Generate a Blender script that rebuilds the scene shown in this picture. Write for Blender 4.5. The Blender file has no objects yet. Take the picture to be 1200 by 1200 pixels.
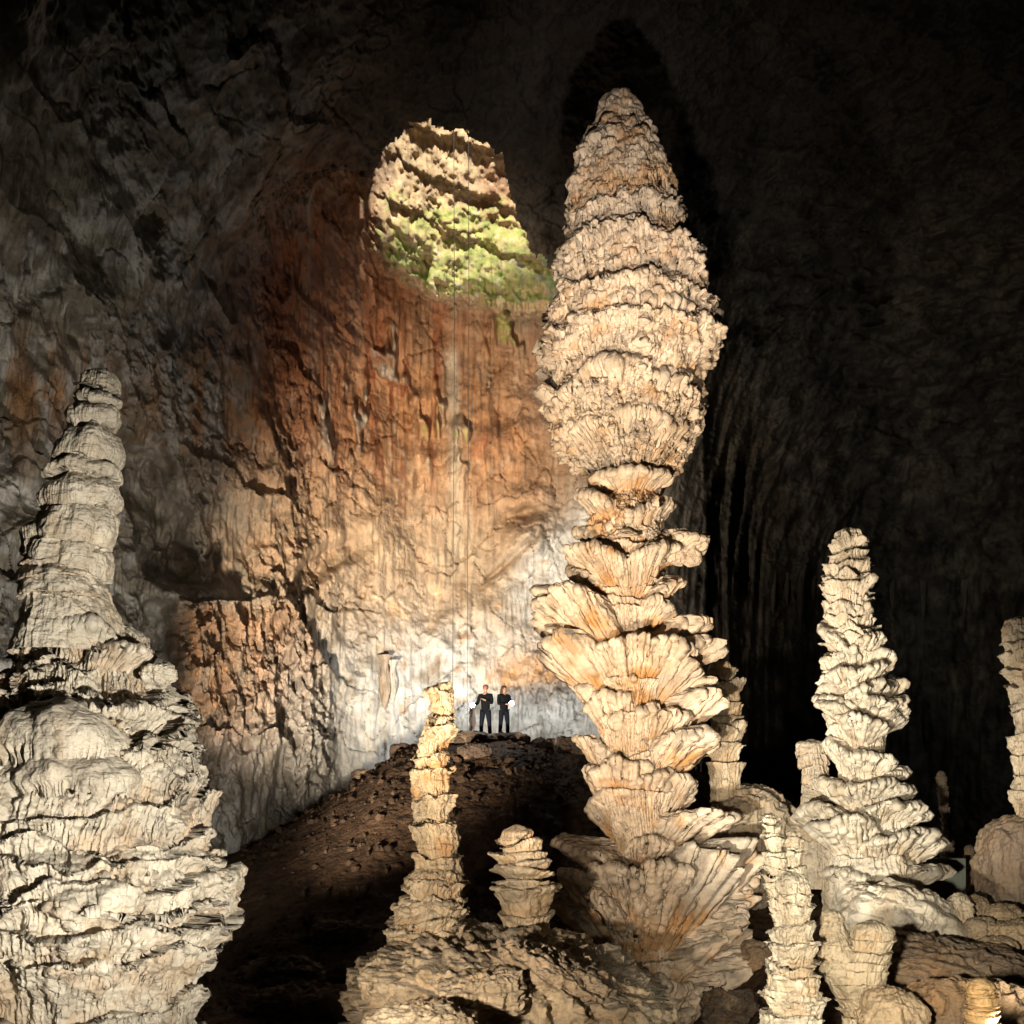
import bpy, math, random
import numpy as np
from mathutils import Vector, Euler

# ------------------------------------------------------------------ camera, world, sun, exposure
C = bpy.context.scene
COL = C.collection
F, HOR, W = 1287.0, 950.0, 1200.0            # focal length in photo pixels, eye level row, photo width
cam_d = bpy.data.cameras.new('camera')
cam_d.sensor_width = 36.0; cam_d.lens = F / W * 36.0
cam_d.shift_y = (HOR - W / 2) / W            # level camera with a rising front: verticals stay vertical
cam_d.clip_start = 0.1; cam_d.clip_end = 600
cam = bpy.data.objects.new('camera', cam_d); COL.objects.link(cam)
cam.location = (0, 0, 0); cam.rotation_euler = (math.radians(90), 0, 0)
C.camera = cam

SUN_EL, SUN_AZ = math.radians(68), math.radians(172)
w = bpy.data.worlds.new('World'); C.world = w; w.use_nodes = True
nt = w.node_tree
sky = nt.nodes.new('ShaderNodeTexSky'); sky.sky_type = 'NISHITA'; sky.sun_disc = False
sky.sun_elevation = SUN_EL; sky.sun_rotation = SUN_AZ
bg = nt.nodes['Background']; bg.inputs['Strength'].default_value = 0.15
nt.links.new(sky.outputs[0], bg.inputs[0])
sd = bpy.data.lights.new('sun', 'SUN'); sd.energy = 5.0; sd.angle = math.radians(4); sd.color = (1, 0.95, 0.84)
so = bpy.data.objects.new('sun', sd); COL.objects.link(so)
_dir = Vector((-0.05, 0.37, -0.925))
so.rotation_euler = _dir.to_track_quat('-Z', 'Y').to_euler()
so.location = (0, 0, 80)

def spot(name, loc, target, power, color, cone, blend=0.7, size=0.12):
    d = bpy.data.lights.new(name, 'SPOT'); d.energy = power; d.color = color
    d.spot_size = math.radians(cone); d.spot_blend = blend; d.shadow_soft_size = size
    o = bpy.data.objects.new(name, d); COL.objects.link(o); o.location = loc
    o.rotation_euler = (Vector(target) - Vector(loc)).to_track_quat('-Z', 'Y').to_euler()
    return o
WARM = (1.0, 0.83, 0.63); CREAM = (1.0, 0.90, 0.72); COOL = (1.0, 0.96, 0.90)
# the show cave's floodlights, all standing low, just outside the frame or behind rock, plus added fill lamps
spot('floodlight_main', (0.5, 8.6, -1.62), (2.4, 20, 4.8), 3900, WARM, 56, 1.0)
spot('floodlight_tall', (-3.6, 5.4, -1.25), (2.1, 20, 4.8), 6200, WARM, 42, 1.0)
spot('fill_tip', (0.35, 3.5, -0.66), (2.05, 20, 10.8), 6500, (1.0, 0.89, 0.78), 20, 1.0)  # unseen fill lamp added to brighten the giant's dark tip
spot('floodlight_shelf', (-2.3, 5.0, -1.1), (0.0, 15.2, -1.9), 2200, WARM, 32, 1.0)
spot('floodlight_left', (1.3, 5.2, -1.35), (-6.0, 14, 1.2), 3500, (1.0, 0.925, 0.80), 58, 0.9)
spot('floodlight_right', (-0.5, 9.3, -1.75), (6.4, 20, 0.9), 4600, (1.0, 0.92, 0.77), 34, 0.9)
spot('floodlight_front', (0.9, 4.6, -0.9), (4.1, 13, -1.6), 2900, CREAM, 42, 1.0)
spot('floodlight_edge', (4.9, 11.0, -2.4), (9.0, 19, 0.2), 900, CREAM, 32, 1.0)
spot('floodlight_wall', (-5.4, 18.0, -2.2), (-2.0, 43, 9.6), 32000, (1, .85, .67), 46, 1.0, 0.3)
spot('fill_roof', (-5.3, 17.6, -1.9), (-9.8, 29, 5), 2000, COOL, 86, 1.0, 0.3)  # unseen lamp added as dim fill on the upper left wall
spot('floodlight_niche', (0.7, 38.3, 1.5), (0.6, 44.5, 4.8), 1500, (0.96, 0.98, 1.0), 160, 0.9, 0.15)

C.view_settings.view_transform = 'Standard'; C.view_settings.look = 'None'
C.view_settings.exposure = 1.0; C.view_settings.gamma = 1.0
C.render.engine = 'CYCLES'
cy = C.cycles
cy.max_bounces = 4; cy.diffuse_bounces = 3; cy.glossy_bounces = 1; cy.transmission_bounces = 1
cy.sample_clamp_indirect = 3.0; cy.caustics_reflective = False; cy.caustics_refractive = False
cy.use_denoising = True

# ------------------------------------------------------------------ noise
rng = np.random.RandomState(7)
_perm = rng.permutation(256).astype(np.int32); _perm = np.concatenate([_perm, _perm, _perm])
_g = rng.normal(size=(256, 3)).astype(np.float32); _g /= np.linalg.norm(_g, axis=1)[:, None]
_jit = rng.rand(256, 3).astype(np.float32)

def perlin(p):
    p = np.asarray(p, np.float32); shp = p.shape[:-1]; p = p.reshape(-1, 3)
    out = np.empty(len(p), np.float32)
    for s in range(0, len(p), 200000):
        q = p[s:s + 200000]
        i = np.floor(q).astype(np.int32); f = q - i; i &= 255
        u = f * f * f * (f * (f * 6 - 15) + 10)
        acc = np.zeros(len(q), np.float32)
        for dx in (0, 1):
            a = _perm[i[:, 0] + dx]
            wx = u[:, 0] if dx else 1 - u[:, 0]
            for dy in (0, 1):
                b = _perm[a + i[:, 1] + dy]
                wy = wx * (u[:, 1] if dy else 1 - u[:, 1])
                for dz in (0, 1):
                    g = _g[_perm[b + i[:, 2] + dz]]
                    d = g[:, 0] * (f[:, 0] - dx) + g[:, 1] * (f[:, 1] - dy) + g[:, 2] * (f[:, 2] - dz)
                    acc += d * wy * (u[:, 2] if dz else 1 - u[:, 2])
        out[s:s + 200000] = acc
    return out.reshape(shp) * 1.5

def fbm(p, o=4, lac=2.03, gain=0.5, ridge=False):
    p = np.asarray(p, np.float32); a = 1.0; t = 0.0; r = 0.0
    for k in range(o):
        n = perlin(p)
        if ridge: n = 1 - 2 * np.minimum(np.abs(n) * 1.6, 1)
        r = r + a * n; t += a; a *= gain; p = p * lac + 17.3
    return r / t

def worley(p):
    p = np.asarray(p, np.float32); shp = p.shape[:-1]; p = p.reshape(-1, 3)
    out = np.empty((len(p), 2), np.float32)
    for s in range(0, len(p), 200000):
        q = p[s:s + 200000]; i = np.floor(q).astype(np.int32); f = q - i; i &= 255
        f1 = np.full(len(q), 9, np.float32); f2 = f1.copy()
        for dx in (-1, 0, 1):
            a = _perm[(i[:, 0] + dx) & 255]
            for dy in (-1, 0, 1):
                b = _perm[a + ((i[:, 1] + dy) & 255)]
                for dz in (-1, 0, 1):
                    j = _jit[_perm[b + ((i[:, 2] + dz) & 255)]]
                    d = (j[:, 0] + dx - f[:, 0]) ** 2 + (j[:, 1] + dy - f[:, 1]) ** 2 + (j[:, 2] + dz - f[:, 2]) ** 2
                    m = np.maximum(f1, d); f1 = np.minimum(f1, d); f2 = np.minimum(f2, m)
        out[s:s + 200000, 0] = np.sqrt(f1); out[s:s + 200000, 1] = np.sqrt(f2)
    return out.reshape(shp + (2,))

def sstep(a, b, x):
    t = np.clip((x - a) / (b - a), 0, 1); return t * t * (3 - 2 * t)
def lerp(c, d, wgt):
    return c + (np.asarray(d, np.float32) - c) * np.clip(wgt, 0, 1)[..., None]
def P(px, py, Y): return ((px - 600) / F * Y, Y, (HOR - py) / F * Y)
def st(*a): return np.stack(np.broadcast_arrays(*a), -1)

# ------------------------------------------------------------------ mesh and object helpers
def make_mesh(name, co, quads, col=None, flow=None, smooth=True):
    me = bpy.data.meshes.new(name)
    co = np.ascontiguousarray(co, np.float32).reshape(-1, 3); quads = np.ascontiguousarray(quads, np.int32)
    k = quads.shape[1]
    me.vertices.add(len(co)); me.vertices.foreach_set('co', co.ravel())
    me.loops.add(quads.size); me.loops.foreach_set('vertex_index', quads.ravel())
    me.polygons.add(len(quads)); me.polygons.foreach_set('loop_start', np.arange(0, quads.size, k, dtype=np.int32))
    me.polygons.foreach_set('use_smooth', np.full(len(quads), smooth))
    me.update(calc_edges=True)
    if col is not None:
        a = me.attributes.new('Col', 'FLOAT_COLOR', 'POINT')
        c4 = np.ones((len(co), 4), np.float32); c4[:, :3] = np.asarray(col, np.float32).reshape(-1, 3)
        a.data.foreach_set('color', c4.ravel())
    if flow is not None:
        a = me.attributes.new('flow', 'FLOAT_VECTOR', 'POINT')
        a.data.foreach_set('vector', np.ascontiguousarray(flow, np.float32).reshape(-1))
    me.validate()
    return me

def grid_quads(nr, nc, wrap=False):
    r = np.arange(nr - 1)[:, None]; c = np.arange(nc if wrap else nc - 1)[None, :]
    c2 = (c + 1) % nc
    return np.stack(np.broadcast_arrays(r * nc + c, r * nc + c2, (r + 1) * nc + c2, (r + 1) * nc + c), -1).reshape(-1, 4)

def gnorm(Pg, wrap=False):
    if wrap:
        dv = np.roll(Pg, -1, 1) - np.roll(Pg, 1, 1)
    else:
        dv = np.gradient(Pg, axis=1)
    du = np.gradient(Pg, axis=0)
    n = np.cross(dv, du); l = np.linalg.norm(n, axis=-1, keepdims=True)
    return n / np.maximum(l, 1e-9)

def link(name, me, mat, parent=None):
    o = bpy.data.objects.new(name, me); COL.objects.link(o)
    if mat: me.materials.clear(); me.materials.append(mat)
    if parent: o.parent = parent
    return o
def tag(o, label, cat, group=None):
    o['label'] = label; o['category'] = cat
    if group: o['group'] = group
    return o
def structure(o, kind='structure'):
    o['kind'] = kind; return o
def empty(name, loc, label, cat, group=None):
    o = bpy.data.objects.new(name, None); COL.objects.link(o); o.location = loc
    return tag(o, label, cat, group)
def child(name, me, mat, root):
    o = link(name, me, mat, root); o.location = -root.location      # meshes are built in world space
    return o

# ------------------------------------------------------------------ materials
def mat_new(name):
    m = bpy.data.materials.new(name); m.use_nodes = True
    t = m.node_tree; return m, t, t.nodes['Principled BSDF']
def N(t, typ, **kw):
    n = t.nodes.new(typ)
    for k, v in kw.items():
        if k in n.inputs: n.inputs[k].default_value = v
        else: setattr(n, k, v)
    return n

def rock_material(name, bumps, rough=0.75, vary=(0.72, 1.22), vscale=3.0, flowscale=None, spec=0.3):
    """colour comes from the mesh's own colour map, broken up by noise; bumps = [(kind, scale, distance)]"""
    m, t, b = mat_new(name)
    at = N(t, 'ShaderNodeAttribute', attribute_name='Col')
    tc = N(t, 'ShaderNodeTexCoord')
    nz = N(t, 'ShaderNodeTexNoise', Scale=vscale, Detail=9.0, Roughness=0.65)
    t.links.new(tc.outputs['Object'], nz.inputs['Vector'])
    mr = N(t, 'ShaderNodeMapRange')
    for i, v in zip((1, 2, 3, 4), (0.3, 0.7, vary[0], vary[1])): mr.inputs[i].default_value = v
    t.links.new(nz.outputs['Fac'], mr.inputs[0])
    mul = N(t, 'ShaderNodeVectorMath', operation='SCALE')
    t.links.new(at.outputs['Color'], mul.inputs[0]); t.links.new(mr.outputs[0], mul.inputs['Scale'])
    t.links.new(mul.outputs[0], b.inputs['Base Color'])
    r2 = N(t, 'ShaderNodeMapRange')
    for i, v in zip((1, 2, 3, 4), (0.35, 0.65, rough - 0.15, rough + 0.12)): r2.inputs[i].default_value = v
    t.links.new(nz.outputs['Fac'], r2.inputs[0]); t.links.new(r2.outputs[0], b.inputs['Roughness'])
    b.inputs['Specular IOR Level'].default_value = spec
    fl = N(t, 'ShaderNodeAttribute', attribute_name='flow')
    prev = None
    for kind, sc, dist in bumps:
        if kind == 'flute':
            mp = N(t, 'ShaderNodeMapping'); mp.inputs['Scale'].default_value = (sc, sc * 0.10, sc)
            t.links.new(fl.outputs['Vector'], mp.inputs['Vector'])
            x = N(t, 'ShaderNodeTexNoise', Scale=1.0, Detail=4.0, Roughness=0.55, Distortion=0.6); t.links.new(mp.outputs[0], x.inputs['Vector']); o = x.outputs['Fac']
        elif kind == 'layer':
            mp = N(t, 'ShaderNodeMapping'); mp.inputs['Scale'].default_value = (sc * 0.12, sc, sc * 0.12)
            t.links.new(fl.outputs['Vector'], mp.inputs['Vector'])
            x = N(t, 'ShaderNodeTexNoise', Scale=1.0, Detail=5.0, Roughness=0.6, Distortion=0.5); t.links.new(mp.outputs[0], x.inputs['Vector']); o = x.outputs['Fac']
        elif kind == 'cell':
            x = N(t, 'ShaderNodeTexVoronoi', Scale=sc); t.links.new(tc.outputs['Object'], x.inputs['Vector']); o = x.outputs['Distance']
        else:
            x = N(t, 'ShaderNodeTexNoise', Scale=sc, Detail=8.0, Roughness=0.62); t.links.new(tc.outputs['Object'], x.inputs['Vector']); o = x.outputs['Fac']
        bp = N(t, 'ShaderNodeBump', Strength=1.0, Distance=abs(dist)); bp.invert = dist < 0
        t.links.new(o, bp.inputs['Height'])
        if prev: t.links.new(prev.outputs[0], bp.inputs['Normal'])
        prev = bp
    if prev: t.links.new(prev.outputs[0], b.inputs['Normal'])
    return m

def plain(name, col, rough=0.6, metal=0.0, nscale=20, emit=0, ecol=(1, 1, 1), spec=0.4):
    m, t, b = mat_new(name)
    nz = N(t, 'ShaderNodeTexNoise', Scale=nscale, Detail=5.0)
    rp = N(t, 'ShaderNodeValToRGB')
    rp.color_ramp.elements[0].color = (*[c * 0.75 for c in col], 1); rp.color_ramp.elements[1].color = (*[min(1, c * 1.2) for c in col], 1)
    t.links.new(nz.outputs['Fac'], rp.inputs[0]); t.links.new(rp.outputs[0], b.inputs['Base Color'])
    b.inputs['Roughness'].default_value = rough; b.inputs['Metallic'].default_value = metal
    b.inputs['Specular IOR Level'].default_value = spec
    if emit: b.inputs['Emission Color'].default_value = (*ecol, 1); b.inputs['Emission Strength'].default_value = emit
    return m

M_CALC = rock_material('calcite', [('noise', 7, 0.035), ('flute', 14, 0.03), ('cell', 16, -0.008), ('noise', 40, 0.010)], 0.58, (0.70, 1.22), 2.6)
M_RING = rock_material('ringed_calcite', [('noise', 7, 0.04), ('layer', 12, 0.045), ('cell', 18, -0.015), ('noise', 40, 0.008)], 0.54, (0.70, 1.22), 2.6)
M_ROCK = rock_material('cave_rock', [('noise', 4, 0.10), ('layer', 6, 0.05), ('noise', 22, 0.03)], 0.8, (0.6, 1.3), 3.5)
M_WALL = rock_material('cave_wall_rock', [('noise', 1.6, 0.10), ('flute', 4, 0.05), ('noise', 7, 0.06), ('noise', 24, 0.022)], 0.8, (0.6, 1.32), 1.3, spec=0.2)
M_SOIL = rock_material('cave_soil', [('noise', 5, 0.10), ('noise', 11, 0.05), ('noise', 26, 0.04)], 0.92, (0.5, 1.45), 4.0, spec=0.1)

# ------------------------------------------------------------------ ground
HX = np.array([(-30, -3.0), (-14, -2.6), (-9.2, -1.5), (-7.2, -0.5), (-5.6, 0.55), (-4.4, 1.35), (-3.5, 2.05), (-2, 2.3), (0, 2.36), (1.4, 2.05), (2.6, 2.1), (5, 1.6), (8, 0.6), (14, -0.9), (30, -1.5)])
def ground_h(x, y, detail=True):
    hx = np.interp(x, HX[:, 0], HX[:, 1])
    s = np.clip((y - 21.0) / (35.6 - 21.0), 0, 1); up = 0.35 * s + 0.65 * s * s * (3 - 2 * s)
    back = 1 - 0.42 * sstep(36.3, 38.2, y)
    z = -3.1 + (hx + 3.1) * up * back
    z = z + 1.35 * np.exp(-(((x - 8.0) / 4.2) ** 2 + ((y - 20.5) / 4.0) ** 2))
    z = z - 1.9 * np.exp(-(((x - 2.5) / 1.5) ** 2 + ((y - 18.3) / 1.9) ** 2))
    p = st(x, y, z * 0)
    z = z + 0.22 * fbm(p * 0.33, 3) * np.clip((np.abs(y - 35.5) + 1.5) / 4, 0.3, 1)
    if detail:
        z = z + 0.09 * fbm(p * 1.3 + 3, 4) + 0.035 * fbm(p * 5 + 9, 3, ridge=True)
        wl = worley(p * 2.6)[..., 0]; z = z + 0.02 * (0.5 - wl)
    return z

def build_ground():
    xs = np.concatenate([np.linspace(-40, -15, 20)[:-1], np.linspace(-15, 16, 700), np.linspace(16, 42, 20)[1:]])
    ys = np.concatenate([np.linspace(-25, 6, 20)[:-1], np.linspace(6, 40, 760), np.linspace(40, 60, 14)[1:]])
    X, Y = np.meshgrid(xs, ys); Z = ground_h(X, Y)
    p = st(X, Y, Z)
    n = fbm(p * 0.8, 4); n2 = fbm(p * 3 + 5, 4)
    c = np.broadcast_to(np.array((0.050, 0.031, 0.019), np.float32), p.shape)
    c = lerp(c, (0.078, 0.045, 0.025), 0.5 + 1.2 * n)
    c = lerp(c, (0.026, 0.017, 0.012), sstep(0.05, 0.4, n2))
    c = lerp(c, (0.30, 0.20, 0.11), sstep(4.5, 7, X) * (1 - sstep(22, 27, Y)) * (0.6 + n))
    o = link('ground', make_mesh('ground', p, grid_quads(len(ys), len(xs)), c, p), M_SOIL)
    structure(o)
build_ground()

# ------------------------------------------------------------------ cave shell: walls and roof with the daylight shaft
C0 = np.array((0.0, 12.0, 3.0), np.float32)
PLAN = np.array([(-11.2, 21.5), (-10.9, 26), (-9.6, 31), (-8.0, 36), (-6.2, 41), (-3, 44.3), (1, 45), (5, 44.5), (8.5, 48), (13, 56), (20, 61), (30, 58), (37, 44), (36, 20), (28, 0),
                 (15, -12), (0, -15), (-13, -8), (-15, 5), (-12.2, 15)], float)
ARCH = np.array([(-400, 330), (200, 236), (280, 224), (330, 194), (400, 185), (434, 205), (452, 176), (468, 157), (482, 148), (500, 139), (530, 147), (560, 157), (588, 178), (598, 230), (622, 288), (650, 322),
                 (690, 400), (730, 620), (760, 1200)], float)

def build_shell():
    R = lambda a: math.radians(a)
    az = np.concatenate([np.linspace(-180, -52, 44)[:-1], np.linspace(-52, 40, 1080), np.linspace(40, 180, 48)[1:-1]])
    el = np.concatenate([np.linspace(-60, -11, 14)[:-1], np.linspace(-11, 52, 800), np.linspace(52, 89.5, 16)[1:]])
    th = np.arctan2(PLAN[:, 0] - C0[0], PLAN[:, 1] - C0[1]); rp = np.hypot(PLAN[:, 0] - C0[0], PLAN[:, 1] - C0[1])
    o = np.argsort(th); th, rp = th[o], rp[o]
    A, E = np.meshgrid(np.radians(az), np.radians(el))
    Rp = np.interp(A, np.concatenate([th - 2 * np.pi, th, th + 2 * np.pi]), np.tile(rp, 3))
    D = st(np.sin(A) * np.cos(E), np.cos(A) * np.cos(E), np.sin(E)).astype(np.float32)
    ce, se = np.cos(E), np.sin(E)
    H = np.where(se > 0, 19.8, 9.0)
    r0 = 1 / ((ce / Rp) ** 3.5 + (np.abs(se) / H) ** 3.5) ** (1 / 3.5)
    rb = Rp / np.maximum(ce, 0.3)
    p0 = C0 + D * r0[..., None]
    yy = np.maximum(p0[..., 1], 0.5)
    px = 600 + F * p0[..., 0] / yy; py = HOR - F * p0[..., 2] / yy
    rag = 13 * fbm(p0 * 0.9, 3) + 8 * fbm(p0 * 2.6, 3, ridge=True)
    und = py - (np.interp(px, ARCH[:, 0], ARCH[:, 1]) + rag)
    pxn = px + 22 * fbm(p0 * 0.55 + 3, 3) + 10 * fbm(p0 * 2.2, 2); PXN = pxn
    soft = np.where(pxn > 448, 0.02, 0.02 + (448 - pxn) * 0.8)
    wgt = sstep(0, 1, und / soft) * sstep(180, 400, px) * (1 - sstep(690, 770, px)) * (p0[..., 1] > 12)
    inside = wgt > 0.5
    r = r0 + wgt * (rb - r0)
    p = C0 + D * r[..., None]
    yy = np.maximum(p[..., 1], 0.5)
    px = 600 + F * p[..., 0] / yy; py = HOR - F * p[..., 2] / yy
    z = p[..., 2]
    # ---- relief (positive = into the cave)
    def blob(cx, cy, sx, sy, ang=0):
        a = R(ang); dx, dy = px - cx, py - cy
        u = dx * math.cos(a) + dy * math.sin(a); v = -dx * math.sin(a) + dy * math.cos(a)
        return np.exp(-((u / sx) ** 2 + (v / sy) ** 2))
    big = fbm(p * 0.16, 4); med = fbm(p * 0.55 + 11, 4); rid = fbm(p * st(0.7, 0.7, 0.16) + 5, 4, ridge=True)
    flut = fbm(p * st(1.8, 1.8, 0.22) + 2, 3, ridge=True); small = fbm(p * 2.2 + 31, 4); crag = fbm(p * 1.1 + 8, 4, ridge=True)
    patch = sstep(-0.2, 0.25, fbm(p * 0.22 + 70, 3)) * (1 - 0.65 * blob(510, 540, 110, 170))
    fac = worley(p * st(0.30, 0.30, 0.22) + 0.35 * med[..., None])
    rel = 1.5 * big + 0.45 * med + 0.2 * rid + 1.1 * (0.55 - fac[..., 0]) * (1 - sstep(700, 780, px)) + (0.05 + 0.13 * patch) * small + 0.20 * crag * patch + 0.06 * patch * fbm(p * 4.5, 3, ridge=True)
    rel += (1 - patch) * 0.16 * fbm(p * st(2.6, 2.6, 0.3) + 13, 3, ridge=True)
    for sd_, fq_, wd_ in ((9.0, 0.33, 0.014), (23.0, 0.55, 0.012), (37.0, 0.9, 0.012)):
        cr_ = perlin(p * st(fq_, fq_, fq_ * 0.8) + sd_) + 0.12 * small
        rel -= 0.26 * np.exp(-(cr_ / wd_) ** 2) * sstep(-0.1, 0.2, perlin(p * 0.4 + sd_ * 2))
    leftw = 1 - sstep(330, 470, px)
    rel += leftw * (0.40 * crag * patch + 0.45 * fbm(p * 0.4 + 44, 3, ridge=True))
    bed = z / 2.6 + 0.5 * big + 0.35 * med + 0.05 * px / 100; bed = bed - np.floor(bed)
    rel += leftw * 0.75 * (bed ** 2) * sstep(-0.1, 0.3, fbm(p * 0.25 + 120, 2))
    redm = np.maximum(blob(400, 360, 110, 190), blob(520, 470, 110, 130)); rel += 0.16 * flut * redm
    rel += 0.22 * flut * sstep(740, 860, px) + 0.9 * fbm(p * st(.3, .3, .06) + 3, 3, ridge=True) * sstep(740, 860, px)
    # orange block with a ledge top, dark hollows, ribs
    ledge = np.interp(px, [120, 190, 330, 400], [690, 702, 696, 800]) + 9 * fbm(p * 0.8 + 2, 3)
    blk = sstep(0, 7, py - ledge) * (1 - sstep(860, 990, py)) * sstep(196, 206, px + 10 * med) * (1 - sstep(375, 400, px + 14 * med))
    rel += 1.1 * blk + blk * (0.5 * crag + 0.4 * rid)
    rel += 0.7 * sstep(-26, 0, py - ledge) * (1 - sstep(0, 10, py - ledge)) * sstep(150, 200, px) * (1 - sstep(330, 390, px))
    rel -= 2.8 * np.exp(-(blob(186, 590, 38, 90, -22) * 0 + ((px - (150 + (py - 480) * 0.28)) / 34) ** 4)) * sstep(470, 560, py) * (1 - sstep(660, 700, py))
    rel -= 3.0 * blob(185, 745, 22, 44)
    rel -= 1.1 * np.minimum(blob(388, 655, 42, 13, -28) * 1.6, 1) ; rel += 0.7 * blob(360, 648, 40, 9, -38)
    rel += 1.0 * np.exp(-((px - (280 + (py - 420) * 0.33)) / 13) ** 2) * sstep(400, 430, py) * (1 - sstep(570, 620, py))
    rel += 0.5 * np.exp(-((px - (475 - (py - 560) * 0.75)) / 14) ** 2) * sstep(540, 570, py) * (1 - sstep(640, 690, py))
    rel -= 0.55 * np.exp(-((py - (690 - (px - 560) * 0.9)) / 6) ** 2) * sstep(555, 575, px) * (1 - sstep(620, 650, px))
    rel += 1.1 * blob(618, 632, 30, 26) - 0.9 * blob(612, 603, 34, 9, -12)
    rel -= 0.8 * blob(588, 493, 9, 15); rel += 0.5 * blob(497, 468, 20, 16) + 0.6 * blob(535, 530, 22, 26, 40)
    # knobs of rock catching daylight low on the red wall
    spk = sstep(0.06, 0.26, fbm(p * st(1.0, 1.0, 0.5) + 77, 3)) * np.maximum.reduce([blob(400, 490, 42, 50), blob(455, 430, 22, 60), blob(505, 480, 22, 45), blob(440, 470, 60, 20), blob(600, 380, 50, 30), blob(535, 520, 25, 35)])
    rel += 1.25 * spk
    # shaft: bulging, ledged far wall that leans away upward
    inshaft = inside & (px > 425)
    xl = np.interp(py, [120, 150, 200, 250, 290, 330, 347, 385], [470, 464, 450, 428, 438, 474, 500, 640]) + 16 * med + 10 * crag
    edge = np.minimum(px - xl, 352 - py + 20 * med + 16 * sstep(540, 620, px) + 10 * small)
    sh = wgt * sstep(-14, 16, edge) * (px < 760)
    rel += sh * (0.5 + 2.0 * sstep(140, 350, py))
    tilt = py - 0.42 * (px - 500)
    lz = tilt / 50 + 0.35 * med + 0.15 * small
    saw = lz - np.floor(lz)
    rel += sh * (0.62 * (saw ** 1.4) - 0.2 * (saw > 0.93)) * sstep(345, 260, py) + sh * 0.3 * crag + sh * 0.2 * small
    rel += sh * 0.4 * blob(462, 290, 34, 40) - sh * 1.2 * blob(492, 325, 9, 30, 15)
    # drip fringes low near the two people
    rel += 0.22 * fbm(p * st(3.0, 3.0, 0.7) + 9, 3, ridge=True) * blob(610, 830, 120, 50)
    rel = rel * np.where(p[..., 1] > 4, 1, 0.4)
    r = r - rel
    p = (C0 + D * r[..., None]).astype(np.float32)
    # ---- mineral colours, plus some painted shade and daylight
    n1 = fbm(p * 0.35 + 60, 4); n2 = fbm(p * 1.2 + 90, 4)
    strk = fbm(p * st(1.5, 1.5, 0.09) + 21, 4); strk2 = fbm(p * st(3.2, 3.2, 0.16) + 51, 3)
    c = np.broadcast_to(np.array((0.20, 0.170, 0.125), np.float32), p.shape)
    c = lerp(c, (0.10, 0.080, 0.058), sstep(0.0, 0.45, n1 + 0.3 * n2))
    c = lerp(c, (0.38, 0.355, 0.31), leftw * sstep(-0.12, 0.22, n2 - 0.4 * n1) * 0.85)
    c = lerp(c, (0.060, 0.058, 0.058), np.maximum(blob(310, 330, 120, 60), blob(240, 390, 110, 40)) * sstep(-0.1, 0.25, n2 + 0.3) * 0.8)
    c = lerp(c, (0.25, 0.12, 0.045), np.maximum(blob(260, 480, 120, 70), blob(60, 460, 120, 60)) * sstep(-0.25, 0.2, strk) * 0.9)
    c = lerp(c, (0.25, 0.080, 0.028), np.minimum(1, 1.4 * blob(395, 360, 105, 190)) * (0.75 + 0.6 * strk))
    c = lerp(c, (0.43, 0.215, 0.095), np.minimum(1, 1.3 * blob(520, 520, 140, 175)) * (0.85 + 0.5 * n2))
    c = lerp(c, (0.36, 0.21, 0.11), np.minimum(1, 1.5 * blob(340, 620, 110, 80)) * sstep(-0.4, 0.3, n2))
    c = lerp(c, (0.32, 0.16, 0.07), blk * (0.6 + 1.2 * n2 + 0.5 * strk) * (1 - 0.6 * sstep(820, 900, py)))
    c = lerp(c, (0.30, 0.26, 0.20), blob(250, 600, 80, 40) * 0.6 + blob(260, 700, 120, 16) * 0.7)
    c = lerp(c, (0.24, 0.075, 0.028), sstep(0.0, 0.3, strk) * np.minimum(1, 1.3 * blob(500, 470, 130, 150)) * 0.85)
    c = lerp(c, (0.50, 0.40, 0.27), sstep(0.12, 0.4, strk2) * blob(530, 540, 130, 120) * 0.8)
    c = lerp(c, (0.52, 0.45, 0.33), np.exp(-((px - 532 - (py - 500) * 0.03) / 9) ** 2) * sstep(395, 420, py) * (1 - sstep(640, 700, py)) * 0.7)
    c = lerp(c, (0.50, 0.37, 0.235), np.minimum(1, 1.3 * blob(500, 665, 160, 85)) * (0.75 + 0.9 * n2))
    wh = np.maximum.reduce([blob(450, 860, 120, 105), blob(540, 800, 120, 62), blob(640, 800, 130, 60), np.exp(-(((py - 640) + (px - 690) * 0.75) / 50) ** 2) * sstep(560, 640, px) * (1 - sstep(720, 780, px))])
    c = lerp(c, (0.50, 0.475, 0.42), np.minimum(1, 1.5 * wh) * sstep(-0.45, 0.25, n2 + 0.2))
    c = lerp(c, (0.44, 0.24, 0.10), np.minimum(1, 1.3 * blob(625, 785, 52, 24)) * (0.8 + n2))
    c = lerp(c, (0.45, 0.24, 0.10), sstep(0.22, 0.42, n2) * 0.5 * sstep(420, 470, px) * (1 - sstep(690, 760, px)) * sstep(640, 700, py))
    c = lerp(c, (0.017, 0.015, 0.0125), sstep(700, 800, px + 40 * n1) * (0.8 + 0.4 * n2))  # right wall painted near black, standing in for unlit rock
    c = lerp(c, (0.034, 0.029, 0.024), (1 - wgt) * sstep(330, 150, py) * sstep(250, 560, px))  # roof around the arch painted dark in place of shade
    # shaft: tawny limestone, moss on the ledges
    shc = wgt * sstep(-16, 10, edge + 14 * n2)
    c = lerp(c, (0.52, 0.36, 0.20), shc * (0.9 + 0.5 * n2))
    c = lerp(c, (0.24, 0.10, 0.05), shc * blob(583, 230, 22, 60) * 0.8)
    nrm = gnorm(p); nrm *= np.sign((nrm * (C0 - p)).sum(-1, keepdims=True))
    upw = nrm[..., 2]
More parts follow.
